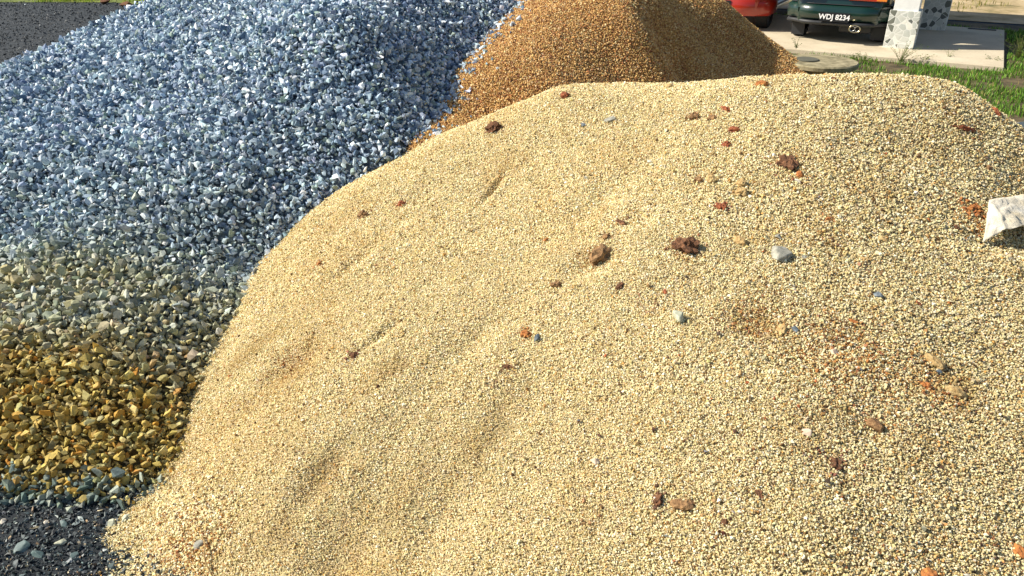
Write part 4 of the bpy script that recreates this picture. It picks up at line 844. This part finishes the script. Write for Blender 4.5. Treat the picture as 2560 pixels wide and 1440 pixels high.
def rag():
    K = dict(a=(2472, 500, .06), b=(2512, 538, .10), c=(2590, 556, .12), d=(2535, 492, .05), d2=(2600, 484, .06), e=(2680, 500, .08), f=(2459, 604, .012), g=(2466, 555, .05), h=(2500, 582, .05),
             i=(2530, 572, .085), j=(2575, 566, .11), k=(2680, 560, .13))
    names = list(K); bm = bmesh.new(); vv = {n_: bm.verts.new(lift(*K[n_])) for n_ in names}
    for t in ('adb', 'dd2', 'abg', 'gbh', 'ghf', 'bih'): pass
    for t in (('a', 'b', 'd'), ('d', 'b', 'c'), ('d', 'c', 'd2'), ('d2', 'c', 'e'), ('a', 'g', 'b'), ('g', 'h', 'b'), ('g', 'f', 'h'), ('h', 'i', 'b'), ('b', 'i', 'c'), ('i', 'j', 'c'), ('j', 'k', 'c'), ('c', 'k', 'e')):
        bm.faces.new([vv[x] for x in t])
    bmesh.ops.subdivide_edges(bm, edges=bm.edges[:], cuts=7, use_grid_fill=True)
    o0 = Vector(lift(*K['a'])); bm.normal_update()
    from mathutils import noise as mn
    for q in bm.verts:
        d = q.co - o0; th = math.atan2(d.y, d.x); rad = d.length
        q.co += q.normal * ((1 - abs(math.sin(th * 7))) * .013 + (1 - abs(math.sin(th * 15 + 1))) * .006 + .008 * mn.noise(q.co * 30)) * min(1, rad / .05)
        if any(e.is_boundary for e in q.link_edges): q.co += Vector((mn.noise(q.co * 60), mn.noise(q.co * 60 + Vector((9, 9, 9))), 0)) * .006
        zmin = float(FB(q.co.x, q.co.y)) + .010
        if q.co.z < zmin: q.co.z = zmin
    bmesh.ops.recalc_face_normals(bm, faces=bm.faces[:])
    o = bm_obj('cloth_rag', bm, mCl, None, True); md = o.modifiers.new('thickness', 'SOLIDIFY'); md.thickness = .0018
    tag(o, 'crumpled off-white cloth sticking in from the right edge', 'cloth')
rag()
cloth('plastic_scrap', (lift(2532, 310, .02), lift(2575, 300, .03), lift(2600, 340, .02), lift(2545, 322, .0)), 'white plastic scrap on the far right rim of the heap', 8, 20, 14, .006)

# ------------------------------------------------------------------ weeds by the slab
def weed(u, v, h, n, label, seed, spread=.35, z=0.004, wd=.006):
    p = G(u, v, z); r = random.Random(seed); V = [(0, 0, -.005)]; Fc = []; cs = [0]
    for k in range(n):
        a_ = r.uniform(0, 6.28); ln = h * r.uniform(.5, 1); sp_ = r.uniform(.1, spread); pa_ = a_ + 1.57; prev = None
        for i in range(1, 6):
            t = i / 5; w__ = wd * (1 - t * .8) * (.6 + t * .5); x = math.cos(a_) * sp_ * t * h * (1 + t); y = math.sin(a_) * sp_ * t * h * (1 + t)
            zz = ln * (t - .25 * sp_ * t * t); q = len(V)
            V += [(x - math.cos(pa_) * w__, y - math.sin(pa_) * w__, zz), (x + math.cos(pa_) * w__, y + math.sin(pa_) * w__, zz)]; cs += [0, 0]
            Fc.append((0, q, q + 1) if prev is None else (prev, prev + 1, q + 1, q)); prev = q
            if r.random() < .9:
                la = r.uniform(0, 6.28); ll = r.uniform(.015, .04); m_ = len(V); cx, sx = math.cos(la) * ll, math.sin(la) * ll
                V += [(x + cx * .5 - sx * .25, y + sx * .5 + cx * .25, zz + ll * .3), (x + cx, y + sx, zz + ll * .2), (x + cx * .5 + sx * .25, y + sx * .5 - cx * .25, zz + ll * .25)]
                cs += [1] * 3; Fc.append((q, m_, m_ + 1, m_ + 2))
    o = mesh_obj('weed', V, Fc, mG); o.location = p; at = o.data.attributes.new('tint', 'FLOAT_COLOR', 'POINT')
    cols = []; 
    for k in cs: g = r.uniform(.7, 1.3); cols += [.10 * g, .19 * g, .03 * g, 1] if k else [.16 * g, .17 * g, .05 * g, 1]
    at.data.foreach_set('color', cols); tag(o, label, 'weed'); return o
weed(2250, 160, .30, 26, 'tall spiky green weed in front of the stone-clad pillar', 1, .5)
weed(2132, 158, .16, 18, 'low leafy weed at the right of the round tank cover', 2, .5)
weed(2370, 152, .17, 5, 'thin sparse weed against the slab edge right of the pillar', 3, .3)
weed(2303, 158, .15, 14, 'small bushy weed between the spiky weed and thin sparse weed', 4, .5)
weed(2060, 173, .12, 12, 'small weed with pale flower tips before the tank cover', 5, .5)
weed(2480, 160, .12, 12, 'low weed at the right end of the slab edge', 6, .5)
weed(2545, 150, .34, 40, 'bushy bright weed right of the slab corner', 7, .5)
weed(2160, 160, .14, 14, 'low weed second right of the round tank cover', 8, .5)
weed(1990, 122, .14, 10, 'tuft of weed on the slab edge where the orange sand ends', 9, .4, .1)
# dark rocks at the far verge
for u, v, w_, h_, lb in [(315, 12, 34, 16, 'dark rock in front of the sunlit far grass'), (262, 3, 30, 12, 'dark rock at the left end of the far grass')]:
    p = G(u, v, .05); V, T = hull_shape(16, int(u), (1, .7, .6)); s_ = w_ / F * (p[1] * CP) / 2; o = mesh_obj('rock', V * s_, T, mDk); o.location = p; tag(o, lb, 'rock')
